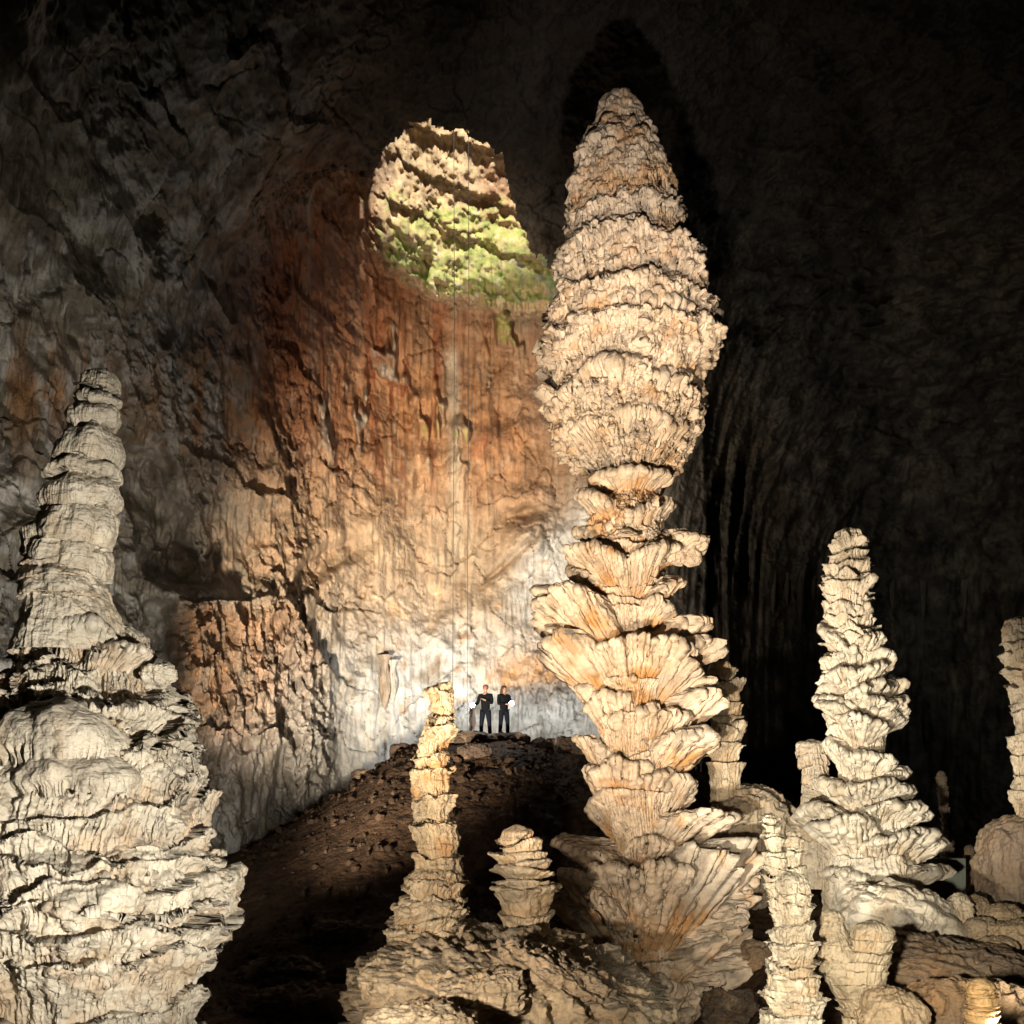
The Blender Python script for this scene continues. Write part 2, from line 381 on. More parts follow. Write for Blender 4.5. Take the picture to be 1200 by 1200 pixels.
    mo = shc * sstep(-0.28, 0.12, n2 + 0.45 * upw + 0.8 * (blob(580, 310, 75, 45) + 0.6 * blob(470, 290, 26, 45)) - 0.34 - 0.5 * sstep(260, 170, py))
    mo = np.maximum(mo, sstep(0.3, 0.8, spk) * sstep(-0.3, 0.2, n2) * 0.7 * (px > 470))  # moss tint on the knobs, also standing in for their daylight
    c = lerp(c, (0.35, 0.37, 0.10), mo * (0.45 + 0.55 * sstep(-0.25, 0.25, fbm(p * 3.5 + 66, 3))))
    c = lerp(c, (0.55, 0.46, 0.34), sstep(0.25, 0.7, spk) * sstep(-0.3, 0.15, n2 + 0.1) * (px < 480) * 0.85)  # pale colour paints the daylight on the knobs below the shaft
    c = lerp(c, (0.24, 0.29, 0.07), mo * sstep(0.0, 0.3, small) * 0.8)
    c = lerp(c, (0.50, 0.42, 0.28), shc * sstep(0.1, 0.35, fbm(p * 2.6 + 15, 4)) * 0.75)
    # ---- faces: the roof is open where the shaft climbs behind its lip
    nr, nc = A.shape
    q = grid_quads(nr, nc, True)
    rr = r.ravel()[q]; jump = rr.max(1) - rr.min(1)
    ins = inside.ravel()[q]; pxq = PXN.ravel()[q].mean(1)
    drop = (jump > 0.8) & ins.any(1) & ~ins.all(1) & (pxq > 444) & (p.reshape(-1, 3)[q][..., 2].min(1) > 9)
    q = q[~drop][:, ::-1]
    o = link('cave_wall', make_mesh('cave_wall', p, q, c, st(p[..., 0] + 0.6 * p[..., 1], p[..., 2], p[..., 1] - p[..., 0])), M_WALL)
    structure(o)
    return p
shell = build_shell()

def build_shaft_top():
    # the chimney above the roof, open to the sky
    na, nz = 260, 120
    a = np.linspace(0, 2 * np.pi, na, endpoint=False); zz = np.linspace(22.5, 46, nz)
    A, Z = np.meshgrid(a, zz)
    x = -2.6 + (5.6 + 0.06 * (Z - 22)) * np.cos(A); y = 40.5 + (7.2 + 0.10 * (Z - 22)) * np.sin(A)
    p = st(x, y, Z); d = st(np.cos(A), np.sin(A), A * 0)
    p = p + d * (0.7 * fbm(p * 0.3, 4) + 0.3 * fbm(p * 1.1, 3, ridge=True) + 0.6)[..., None]
    c = np.broadcast_to(np.array((0.34, 0.25, 0.16), np.float32), p.shape)
    c = lerp(c, (0.13, 0.17, 0.04), sstep(0, 0.3, fbm(p * 0.5 + 4, 4)))
    q = grid_quads(nz, na, True)
    structure(link('shaft_wall', make_mesh('shaft_wall', p, q, c, p), M_WALL))
build_shaft_top()

# ------------------------------------------------------------------ speleothem builders
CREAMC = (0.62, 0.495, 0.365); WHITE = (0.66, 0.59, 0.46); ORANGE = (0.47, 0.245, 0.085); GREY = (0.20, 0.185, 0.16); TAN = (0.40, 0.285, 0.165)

def mineral(p, nz, phase, up, base, stain, dust, seed=0.0):
    """phase 0..1 within a growth layer, up = how far the face looks upward"""
    n = fbm(p * 1.5 + seed, 4); n2 = fbm(p * 5 + seed + 9, 3)
    c = np.broadcast_to(np.array(base, np.float32), p.shape)
    c = lerp(c, np.array(base) * (1.12, 1.12, 1.16), sstep(0.0, 0.35, n2))
    c = lerp(c, ORANGE, stain * sstep(0.05, 0.5, n + 0.35 * (1 - phase) - 0.05) )
    c = lerp(c, (0.36, 0.14, 0.05), stain * 0.8 * sstep(0.25, 0.5, n2 * 0.6 + 0.3 * n))
    n3 = fbm(p * st(2.2, 2.2, 0.5) + seed + 31, 3); n4 = fbm(p * 0.7 + seed + 71, 3)
    c = lerp(c, (0.37, 0.27, 0.165), 0.55 * sstep(0.08, 0.4, n3))
    c = lerp(c, (0.33, 0.30, 0.25), 0.6 * dust * sstep(0.05, 0.4, n4))
    c = lerp(c, GREY, dust * sstep(0.15, 0.65, up) * (0.85 + 0.8 * n2))  # grey dust on upward faces, with their shade from low lamps painted in
    return c

def lathe(Y, prof, lips=(), style='cup', na=420, nz=900, depth=0.12, jit=0.10, flute=0.03, lump=0.03, lumpf=5.0, fine=0.02, tilt=0.0, big=0.06,
          base=CREAMC, stain=0.6, dust=0.6, seed=0.0, py_end=None, y_off=0.0, ragged=1.0, lipnoise=1.3, asym=1.0, lobe=0.0, lobef=2.2, amp=None, vary=0.75):
    """a stalagmite grown about a wandering axis; prof = (row, left, right) in photo pixels at distance Y"""
    pr = np.array(prof, float)
    if py_end is not None: pr = np.vstack([pr, [py_end, pr[-1, 1], pr[-1, 2]]])
    s = Y / F
    zs = (HOR - pr[:, 0]) * s; cx = ((pr[:, 1] + pr[:, 2]) / 2 - 600) * s; rr = (pr[:, 2] - pr[:, 1]) / 2 * s
    o = np.argsort(zs); zs, cx, rr = zs[o], cx[o], rr[o]
    ztop = zs[-1]
    zrow = np.linspace(zs[0], ztop, nz)
    k = max(3, int(nz * 0.012)); 
    rad = np.interp(zrow, zs, rr); cxr = np.interp(zrow, zs, cx)
    ker = np.hanning(2 * k + 1); ker /= ker.sum()
    cxr = np.convolve(np.pad(cxr, 4 * k, 'edge'), np.ones(8 * k + 1) / (8 * k + 1), 'valid')
    hd = min(rr[-1] * 0.9 + 0.02, (ztop - zs[0]) * 0.2)
    capz = np.clip((zrow - (ztop - hd)) / hd, 0, 1)
    rad = rad * np.sqrt(np.maximum(1 - capz ** 2.2, 0)) + 1e-4
    th = np.linspace(0, 2 * np.pi, na, endpoint=False)
    T, Zg = np.meshgrid(th, zrow); Rg = np.repeat(rad[:, None], na, 1); Rm = max(rad.mean(), 0.05)
    dx, dy = np.sin(T), -np.cos(T)                      # angle 0 faces the camera
    cyr = y_off + 0.25 * Rm * np.sin(zrow * 0.9 + seed)
    pc = st(dx * Rm, dy * Rm, Zg) + seed
    # growth layers
    ph = np.ones_like(Zg); kk = np.zeros_like(Zg)
    if len(lips):
        zl = np.sort((HOR - np.array(lips, float)) * s)
        lr = np.random.RandomState(int(abs(seed) * 100) + 3); zl = zl + lr.uniform(-0.3, 0.3, len(zl)) * np.gradient(zl) if len(zl) > 1 else zl
        q3 = np.stack(np.broadcast_arrays(dx[0][None] * Rm, dy[0][None] * Rm, zl[:, None] * 2.3 + seed), -1)
        B = zl[:, None] + jit * lipnoise * fbm(q3 * st(1.3, 1.3, 1), 3) + tilt * Rm * np.sin(th - 0.6 + 2.5 * np.sin(zl[:, None] * 2.9 + seed)) * (0.3 + 0.7 * lr.rand(len(zl), 1))
        if lobe: B = B + lobe * (np.abs(perlin(q3 * st(lobef, lobef, 5))) * 2.2 - 0.5)
        B = np.sort(B, 0)
        Bx = np.vstack([np.full((1, na), zs[0] - 0.3), B, np.full((1, na), ztop + 0.05)])
        for j in range(na):
            i = np.clip(np.searchsorted(Bx[:, j], zrow, side='right') - 1, 0, len(Bx) - 2)
            ph[:, j] = (zrow - Bx[i, j]) / np.maximum(Bx[i + 1, j] - Bx[i, j], 1e-3); kk[:, j] = i
        ph = np.clip(ph, 0, 1)
        lipf = np.clip(1 - vary + 2 * vary * lr.rand(len(zl) + 2), 0.1, 1.6)[kk.astype(int)]
        dm = 0.35 + 1.0 * np.clip(0.5 + fbm(st(dx * Rm * 1.6, dy * Rm * 1.6, kk * 3.1 + seed), 3) * 1.2 * ragged, 0, 1.3)
        lim = np.minimum(depth, Rg * 0.45) * lipf
        if style == 'cup': off = -lim * dm * (1 - ph ** 1.3) + 0.25 * lim * dm * sstep(0.75, 1, ph)
        elif style == 'bulb': off = -lim * dm * np.abs((ph - 0.42) / 0.58) ** 2.4
        else: off = -lim * dm * (ph ** 1.6) - 0.3 * lim * (ph < 0.08)
        off = np.where(kk == kk.max(), off * 0.3, off)
        if lobe: off = off + 0.55 * np.minimum(depth, Rg * 0.3) * (np.abs(perlin(st(dx * Rm * lobef, dy * Rm * lobef, kk * 5.3 + seed))) * 2.2 - 0.55) * (0.3 + ph)
    else:
        off = np.zeros_like(Zg)
    pf = st(dx * Rm * 5.5, dy * Rm * 5.5, Zg * 0.8 + kk * 7.7) + seed
    fl = fbm(pf, 3, ridge=True)
    fl2 = fbm(pf * st(2.6, 2.6, 1.4) + 3, 2, ridge=True)
    fade = np.minimum(Rg / (0.5 * Rm), 1)
    off = off + flute * fade * (fl * (0.35 + ph * 0.9) + 0.5 * fl2)
    av_ = 1.0 if amp is None else np.interp(-Zg, [-(HOR - q[0]) * s for q in amp], [q[1] for q in amp])
    off = off * av_ + big * fade * fbm(pc * 1.2, 3)
    Rr = np.maximum(Rg + off, 0.004)
    p = st(cxr[:, None] + dx * Rr, Y + cyr[:, None] + dy * Rr * asym, Zg)
    nrm = gnorm(p, True); sg = np.sign((nrm[..., 0] * dx + nrm[..., 1] * dy).mean()); nrm *= sg
    wl = worley(p * lumpf + 3 * 0.15 * fbm(p * 2, 2)[..., None])
    lm = np.clip(0.75 - wl[..., 0], -0.2, 0.7) * np.clip(0.6 + 1.2 * fbm(p * 0.8 + 40, 2), 0.1, 1.3)
    wl2 = worley(p * lumpf * 2.3 + 9)
    d = lump * fade * (lm * 1.4 - 0.35 + 0.45 * (0.6 - wl2[..., 0])) + fine * fade * fbm(p * 9 + seed, 4)
    p = p + nrm * (d * av_)[..., None]
    nr2 = gnorm(p, True) * sg
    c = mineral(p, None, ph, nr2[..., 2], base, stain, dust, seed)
    co = p.reshape(-1, 3); quads = grid_quads(nz, na, True)
    if sg > 0: quads = quads[:, ::-1]
    # close the tip
    flow = st(T * Rm, Zg, kk * 1.0 + Rg)
    return make_mesh('stalagmite', co, quads[:, ::-1] , c, flow)

def plate(Y, axis, az, half, root, rim, r1, r0, q=0.8, flute=0.05, seed=0.0, base=CREAMC, stain=0.6, dust=0.8, thick=0.15, y_off=0.0, ragged=0.24, nt=90, na=150, dip=0.18, fine=0.02, tip=0.0):
    """a fluted plate flaring up and out of the trunk; root, rim = rows, r0, r1 = radii, axis = column, all in photo pixels at Y"""
    s = Y / F
    z0, z1 = (HOR - root) * s, (HOR - rim) * s; R0, R1 = r0 * s, r1 * s; X0 = (axis - 600) * s
    Hh = z1 - z0
    a = np.linspace(-1, 1, na)
    e = np.maximum(1 - np.abs(a) ** 2.6, 0) ** 0.45
    av = math.radians(az) + a * math.radians(half)
    s1 = st(av * R1 * 2.2, 0 * av + seed, 0 * av)
    rag = 1 + ragged * (fbm(s1, 3) - 0.5 * sstep(0.1, 0.35, fbm(s1 * 2.3 + 60, 2)) + 0.8 * fbm(s1 * 4 + 3, 2, ridge=True))
    zr = z1 + tip * Hh * a + 0.16 * Hh * fbm(s1 * 0.8 + 20, 2) + 0.05 * Hh * fbm(s1 * 5 + 40, 2)
    rim_r = R0 * 0.75 + (R1 - R0 * 0.75) * e * rag
    rin = R0 * 0.35
    nt2 = nt // 2
    tu = np.linspace(0, 1, nt)[:, None]; tt = np.linspace(1, 0, nt2)[:, None]
    ru = rin + (rim_r - rin) * tu; zu = z0 + (zr - z0) * (tu ** q) * (0.35 + 0.65 * e) + (1 - e) * 0.25 * Hh * tu
    rt = rin + (rim_r - rin) * tt; zt = zu[-1][None] + thick * (0.4 + 0.6 * np.sqrt(1 - tt ** 2)) - dip * Hh * np.sin((1 - tt) * np.pi * 0.6)
    r = np.vstack([ru, rt]); z = np.vstack([zu, zt]); AV = np.broadcast_to(av, r.shape)
    ph = np.vstack([np.broadcast_to(tu, ru.shape), np.ones_like(rt)])
    p = st(X0 + np.sin(AV) * r, Y + y_off - np.cos(AV) * r, z)
    n = gnorm(p)
    mid = p.mean((0, 1))
    sg = np.sign((n[: nt] * (p[:nt] - mid)).sum()); n = n * sg
    pf = st(AV * R1 * 7.0, ph * Hh * 1.0 + seed, 0 * r + seed * 1.7)
    fl = fbm(pf, 3, ridge=True) + 0.6 * fbm(pf * st(2.7, 1.6, 1) + 5, 2, ridge=True)
    msk = np.vstack([np.ones_like(ru), np.full_like(rt, 0.25)]) * (0.3 + 0.7 * ph)
    wl = worley(p * 7)[..., 0]
    d = flute * fl * msk + 1.0 * flute * fbm(pf * st(0.4, 0.5, 1) + 9, 2, ridge=True) * msk + np.minimum(0.055, 0.09 * R1) * (0.45 - wl) * (0.25 + ph) + 0.9 * fine * fbm(p * 8, 4) + 0.06 * min(R1, 1.2) * fbm(p * 2.0 + seed, 3)
    p = p + n * d[..., None]
    n2 = gnorm(p) * sg
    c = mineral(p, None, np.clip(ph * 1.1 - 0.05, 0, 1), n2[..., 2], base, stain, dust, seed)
    c = lerp(c, ORANGE, stain * 0.75 * (1 - sstep(0.2, 0.85, ph + 0.35 * fbm(p * 2 + seed, 2))))
    flow = st(AV * R1, ph * Hh * 1.5, 0 * r + seed)
    qd = grid_quads(nt + nt2, na)
    if sg < 0: qd = qd[:, ::-1]
    return make_mesh('flared_plate', p, qd, c, flow)

def boulder(cx, cy, cz, rx, ry, rz, seed=0.0, rough=0.25, strata=0.0, sq=2.6, base=TAN, dust=0.4, stain=0.3, n=(150, 220), tilt=(0, 0, 0), fine=0.03, freq=None, shingle=0.0, flutes=0.0):
    el = np.linspace(-np.pi / 2 + 0.01, np.pi / 2 - 0.01, n[0]); a = np.linspace(0, 2 * np.pi, n[1], endpoint=False)
    A, E = np.meshgrid(a, el)
    D = st(np.cos(E) * np.sin(A), -np.cos(E) * np.cos(A), np.sin(E))
    k = (np.abs(D) ** sq).sum(-1) ** (-1 / sq)
    S = np.array((rx, ry, rz)); R = float((rx * ry * rz) ** (1 / 3))
    p = D * k[..., None] * S
    f = freq or 0.9 / R
    d = rough * R * (fbm(p * f + seed, 4) + 0.35 * fbm(p * f * 3 + seed, 3, ridge=True))
    p = p + D * d[..., None]
    if strata:
        h = p[..., 2] + 0.25 * R * fbm(p * f * 0.9 + seed + 7, 3) + 0.3 * p[..., 0] * 0.5
        lz = h / (0.22 * R + 0.05); sw = lz - np.floor(lz)
        p = p + D * st(1, 1, 0.2) * (strata * R * (sw ** 1.5 - 0.5))[..., None]
    if shingle:
        wl = worley(p * st(2.2, 2.2, 4.2) + seed); p = p + D * (shingle * (0.6 - wl[..., 0]))[..., None]
    if flutes:
        p = p + D * st(1, 1, 0.3) * (flutes * fbm(p * st(3.5, 3.5, 0.4) + seed, 3, ridge=True))[..., None]
    p = p + D * (fine * (fbm(p * 7 + seed, 4) + 0.8 * fbm(p * 3 + seed, 3, ridge=True)))[..., None]
    e = Euler(tilt).to_matrix(); p = p @ np.array(e).T
    p = p + np.array((cx, cy, cz))
    nn = gnorm(p, True); sg = np.sign((nn * D).sum()); nn *= sg
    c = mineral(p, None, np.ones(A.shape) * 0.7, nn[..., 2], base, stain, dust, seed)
    q = grid_quads(n[0], n[1], True)
    if sg < 0: q = q[:, ::-1]
    return make_mesh('boulder', p, q, c, st(A * R, p[..., 2], p[..., 1]))

rnd = random.Random(3)

# ------------------------------------------------------------------ the giant stalagmite
def giant():
    Y = 20.0
    r = empty('stalagmite', P(750, 1200, Y), 'tallest stalagmite, cream, with a swollen spindle head above fluted cups', 'stalagmite', 'stalagmites on the cave floor')
    prof = [(106, 716, 734), (112, 708, 746), (125, 701, 752), (140, 699, 757), (165, 681, 763), (190, 674, 775), (215, 667, 784), (240, 664, 792), (265, 661, 796), (290, 660, 800), (305, 652, 813),
            (330, 649, 823), (360, 645, 829), (390, 643, 838), (405, 638, 841), (420, 636, 839), (440, 641, 832), (460, 644, 826), (480, 645, 824), (500, 652, 820), (520, 657, 812), (540, 670, 803),
            (550, 686, 792), (562, 697, 785), (575, 699, 773), (590, 692, 777), (605, 688, 778)]
    lips = [270, 300, 352, 390, 460]
    child('spindle_head', lathe(Y, prof + [(640, 690, 775)], lips, 'cup', na=900, nz=1250, depth=0.13, jit=0.16, flute=0.07, lump=0.25, lumpf=3.4, fine=0.05, tilt=0.05, big=0.18, stain=0.7, dust=0.75, seed=1.3, ragged=1.6, lobe=0.10, lobef=2.6, amp=[(105, .25), (140, .4), (200, .6), (290, .75), (350, 1), (600, 1)]), M_CALC, r)
    for i, (az, hf, ro, ri, r1, r0, ax) in enumerate([(18, 62, 470, 388, 100, 84, 740), (-66, 34, 455, 380, 98, 84, 738), (80, 40, 470, 400, 102, 86, 738), (-85, 30, 470, 412, 104, 84, 738), (-30, 26, 440, 376, 96, 82, 738), (70, 30, 400, 352, 94, 82, 738), (40, 30, 395, 362, 94, 82, 736), (88, 26, 372, 322, 88, 76, 738),
                                                 (-10, 40, 360, 308, 82, 72, 735), (55, 30, 352, 330, 86, 76, 736), (-70, 36, 372, 312, 86, 74, 736), (-20, 36, 505, 452, 90, 72, 736), (40, 36, 515, 462, 88, 68, 736), (-70, 30, 520, 470, 92, 70, 736), (75, 30, 530, 480, 88, 66, 736), (10, 50, 560, 505, 74, 52, 736), (-60, 40, 560, 512, 78, 52, 736), (65, 40, 562, 512, 76, 52, 736), (25, 30, 305, 266, 70, 62, 730), (-50, 30, 310, 276, 72, 64, 728), (70, 28, 318, 286, 76, 66, 730)]):
        child('flared_plate', plate(Y, ax, az, hf, ro, ri, r1 * 0.89, r0 * 0.92, q=1.0, tip=rnd.uniform(-0.2, 0.2), flute=0.075, seed=500 + i * 2.3, stain=0.7, thick=0.22, na=200, nt=80, dip=0.05, ragged=0.12), M_CALC, r)
    core = [(600, 690, 776), (620, 684, 772), (650, 690, 780), (680, 690, 778), (720, 700, 776), (760, 700, 780), (800, 698, 782), (840, 700, 778), (880, 702, 776), (920, 698, 784), (960, 706, 784), (985, 716, 790), (1020, 712, 800),
            (1070, 705, 806), (1120, 702, 812), (1146, 704, 814), (1170, 708, 822), (1200, 706, 826), (1290, 690, 840)]
    lips = [612, 628, 645, 660, 676, 692, 708, 722, 770, 800, 840, 880, 925, 985, 1146, 1180]
    child('trunk', lathe(Y, core, lips, 'cup', na=520, nz=1000, depth=0.16, jit=0.14, flute=0.06, lump=0.07, lumpf=4.0, fine=0.04, tilt=0.12, big=0.10, stain=0.9, dust=0.7, seed=4.1), M_CALC, r)
    # az, half, root, rim, r1, r0, axis
    L = [(0, 170, 592, 566, 46, 40, 737), (-60, 50, 632, 590, 58, 38, 735), (60, 50, 640, 597, 50, 38, 735), (10, 60, 656, 612, 46, 36, 733), (-85, 28, 650, 628, 62, 34, 735), (85, 18, 672, 638, 88, 30, 735), (75, 30, 664, 644, 62, 32, 735), (100, 30, 668, 628, 66, 32, 740),
         (-50, 45, 700, 652, 78, 36, 733), (15, 45, 715, 660, 52, 36, 740), (-90, 26, 700, 656, 72, 36, 735), (-78, 22, 704, 676, 74, 36, 735), (75, 34, 722, 686, 58, 36, 738), (35, 30, 745, 716, 50, 34, 745),
         (-80, 18, 730, 690, 104, 36, 735), (-68, 34, 778, 712, 108, 40, 736), (-84, 26, 806, 738, 106, 40, 736), (-72, 26, 840, 762, 108, 42, 738), (4, 66, 838, 757, 76, 34, 742), (42, 40, 820, 768, 76, 36, 748), (80, 20, 768, 734, 94, 32, 738), (80, 17, 806, 762, 104, 36, 738),
         (60, 26, 846, 790, 80, 38, 742), (88, 24, 850, 804, 98, 40, 745), (72, 22, 872, 822, 98, 40, 748), (-80, 28, 856, 804, 70, 40, 738), (-40, 40, 880, 822, 58, 36, 738), (0, 50, 893, 840, 48, 30, 742), (48, 36, 895, 842, 70, 40, 746),
         (66, 40, 928, 868, 96, 40, 740), (-75, 30, 925, 868, 60, 40, 738), (-20, 60, 985, 897, 56, 34, 738), (28, 44, 975, 905, 58, 34, 744), (-80, 34, 975, 905, 54, 36, 740), (-60, 30, 990, 935, 52, 38, 740), (75, 40, 990, 925, 66, 40, 745),
         (-66, 34, 1035, 990, 92, 40, 742), (62, 34, 1008, 954, 112, 40, 746), (20, 50, 1030, 988, 62, 40, 750), (-22, 34, 1142, 1020, 104, 34, 752), (14, 40, 1148, 1012, 104, 36, 752), (-50, 32, 1136, 1030, 110, 36, 752), (46, 30, 1136, 1002, 126, 36, 752), (72, 24, 1118, 1000, 130, 38, 752),
         (80, 20, 1140, 1036, 130, 42, 752), (-76, 22, 1140, 1056, 108, 40, 752), (66, 22, 1160, 1066, 118, 44, 752), (86, 18, 1172, 1092, 118, 46, 756), (76, 20, 1212, 1116, 128, 48, 758), (0, 60, 1230, 1140, 76, 50, 760), (40, 36, 1240, 1160, 84, 50, 762)]
    for i, (az, hf, ro, ri, r1, r0, ax) in enumerate(L):
        big = r1 > 95 and hf > 30
        child('flared_plate', plate(Y, ax, az, hf, ro + (0.14 * (ro - ri) if abs(az) > 35 else 0), ri, r1 * (0.92 if r1 > 60 else 1), r0, q=0.85 + 0.3 * rnd.random(), tip=rnd.uniform(-0.4, 0.4), ragged=0.32, flute=0.085 if big else 0.06, seed=i * 3.7, stain=0.95, thick=0.10 + 0.14 * rnd.random(), na=220 if big else 150, nt=130 if big else 90), M_CALC, r)
    # knob on the left of the head and the lumpy arm on the right
    child('knob', boulder(*P(640, 462, Y - 0.2), 0.20, 0.18, 0.11, 5, 0.3, base=CREAMC, n=(60, 90), tilt=(0, 0.4, 0)), M_CALC, r)
    for k, (x, y, a, b) in enumerate([(790, 650, .24, .17), (806, 644, .20, .16), (819, 634, .17, .15), (812, 655, .16, .12), (797, 636, .12, .13)]):
        child('knob', boulder(*P(x, y, Y), a, a, b, 11 + k, 0.35, base=CREAMC, n=(70, 100), dust=0.3), M_CALC, r)
giant()

# ------------------------------------------------------------------ left stalagmite
def left_one():
    Y = 14.0
    r = empty('stalagmite', P(70, 1250, Y), 'massive pale stalagmite cut by the left picture edge, knobbed top on a broad layered base', 'stalagmite', 'stalagmites on the cave floor')
    B1 = (0.60, 0.54, 0.43)
    top = [(431, 108, 128), (436, 98, 136), (445, 94, 140), (460, 91, 144), (472, 86, 143), (480, 80, 142), (505, 79, 140), (512, 74, 142), (530, 71, 145), (545, 68, 146), (554, 58, 142), (575, 54, 147), (600, 53, 147), (612, 52, 144), (640, 48, 140), (680, 38, 134), (710, 35, 136), (760, 30, 146)]
    child('knobbed_top', lathe(Y, top, [463, 477, 508, 552, 562, 610, 650, 690], 'bulb', na=520, nz=720, depth=0.14, jit=0.05, flute=0.018, lump=0.045, lumpf=4.5, fine=0.02, tilt=0.05, big=0.07, vary=0.5, lobe=0.05, base=B1, stain=0.15, dust=0.45, seed=7.7), M_RING, r)
    child('shoulder', lathe(Y, [(613, 38, 74), (625, 33, 82), (650, 36, 95), (680, 33, 125), (720, 35, 138), (770, 24, 140)], [648, 672, 690, 712], 'skirt', na=360, nz=420, depth=0.10, jit=0.12, flute=0.03, lump=0.04, lumpf=5, base=B1, stain=0.35, dust=0.4, seed=9.1, y_off=-0.15), M_RING, r)
    bot = [(716, 60, 142), (730, 40, 154), (746, 26, 158), (762, 14, 158), (780, 4, 164), (800, -14, 188), (830, -40, 206), (860, -50, 224), (890, -58, 234), (920, -66, 243), (960, -72, 243), (992, -76, 240), (1010, -84, 258), (1030, -90, 277), (1060, -90, 278), (1090, -88, 274), (1110, -82, 266), (1142, -70, 238), (1170, -70, 232), (1200, -78, 244), (1300, -90, 250)]
    lips = [740, 758, 778, 800, 818, 842, 870, 898, 925, 950, 972, 1000, 1030, 1062, 1085, 1120, 1160, 1200]
    child('layered_base', lathe(Y, bot, lips, 'cup', na=1100, nz=820, depth=0.16, jit=0.30, flute=0.06, lump=0.11, lumpf=3.2, fine=0.045, tilt=0.16, big=0.24, base=B1, stain=0.35, dust=0.6, seed=12.3, ragged=1.7, lobe=0.16, lobef=1.3, vary=0.9), M_CALC, r)
    # smooth dome with a drip fringe, on the front
    Yd = Y - 1.35; s = Yd / F
    def dome(px, ptop, pbot, rad, name, sd, fringe):
        na, nz = 420, 160
        th = np.linspace(-np.pi * 0.75, np.pi * 0.75, na); v = np.linspace(0, 1, nz)
        T, V = np.meshgrid(th, v)
        drip = np.maximum(fbm(st(np.sin(T) * 4.5, np.cos(T) * 4.5, V * 0 + sd), 3, ridge=True), -0.2)
        Hh = (pbot - ptop) * s
        z = (HOR - ptop) * s - Hh * V ** 1.5 - fringe * (drip + 0.2) * sstep(0.8, 1, V)
        rr = rad * s * (np.sin(np.minimum(V * 1.06, 1) * np.pi / 2) ** 0.8) * (1 - 0.10 * sstep(0.86, 1, V)) + 0.04 * drip * V ** 5 + 0.02
        p = st((px - 600) * s + np.sin(T) * rr, Yd + 0.22 - np.cos(T) * rr * 0.8, z)
        n = gnorm(p); n *= np.sign((n[..., 1] * -np.cos(T)).mean())
        p = p + n * (0.02 * fbm(p * 9, 3) + 0.05 * (0.5 - worley(p * 4)[..., 0]) + 0.18 * fbm(p * 1.6, 3) + 0.035 * (0.5 - worley(p * 6)[..., 0]))[..., None]
        c = mineral(p, None, V, n[..., 2], B1, 0.12, 0.5, sd)
        q = grid_quads(nz, na)
        child(name, make_mesh(name, p, q, c, st(T * rad * s, z, V)), M_RING, r)
    dome(66, 818, 884, 74, 'drip_dome', 3.0, 0.20)
    dome(75, 868, 925, 84, 'drip_dome', 5.0, 0.12)
    for k, (px_, py_, yo, a, b) in enumerate([(186, 790, -0.1, .20, .13), (246, 1050, -0.3, .30, .32)]):
        child('knob', boulder(*P(px_, py_, Y + yo), a, a, b, 21 + k * 3, 0.30, base=B1, n=(110, 160), dust=0.5, strata=0.08, stain=0.6 if k == 1 else 0.2), M_CALC, r)
    for i, (az, hf, ro, ri, r1, r0, ax) in enumerate([(20, 40, 800, 742, 66, 40, 100), (60, 36, 815, 768, 86, 60, 95), (-10, 40, 1012, 972, 160, 120, 80), (40, 34, 900, 842, 130, 100, 95), (55, 34, 950, 905, 142, 110, 92), (35, 40, 1075, 1020, 176, 130, 90), (70, 30, 1130, 1030, 190, 140, 90), (-20, 45, 1090, 1040, 160, 120, 80), (10, 60, 1190, 1100, 166, 130, 80), (50, 36, 1160, 1090, 158, 120, 85)]):
        child('flared_plate', plate(Y, ax, az, hf, ro, ri, r1, r0, q=0.9, flute=0.045, seed=60 + i * 2.9, base=B1, stain=0.35, dust=0.6, na=240, nt=90, dip=0.05), M_CALC, r)
left_one()

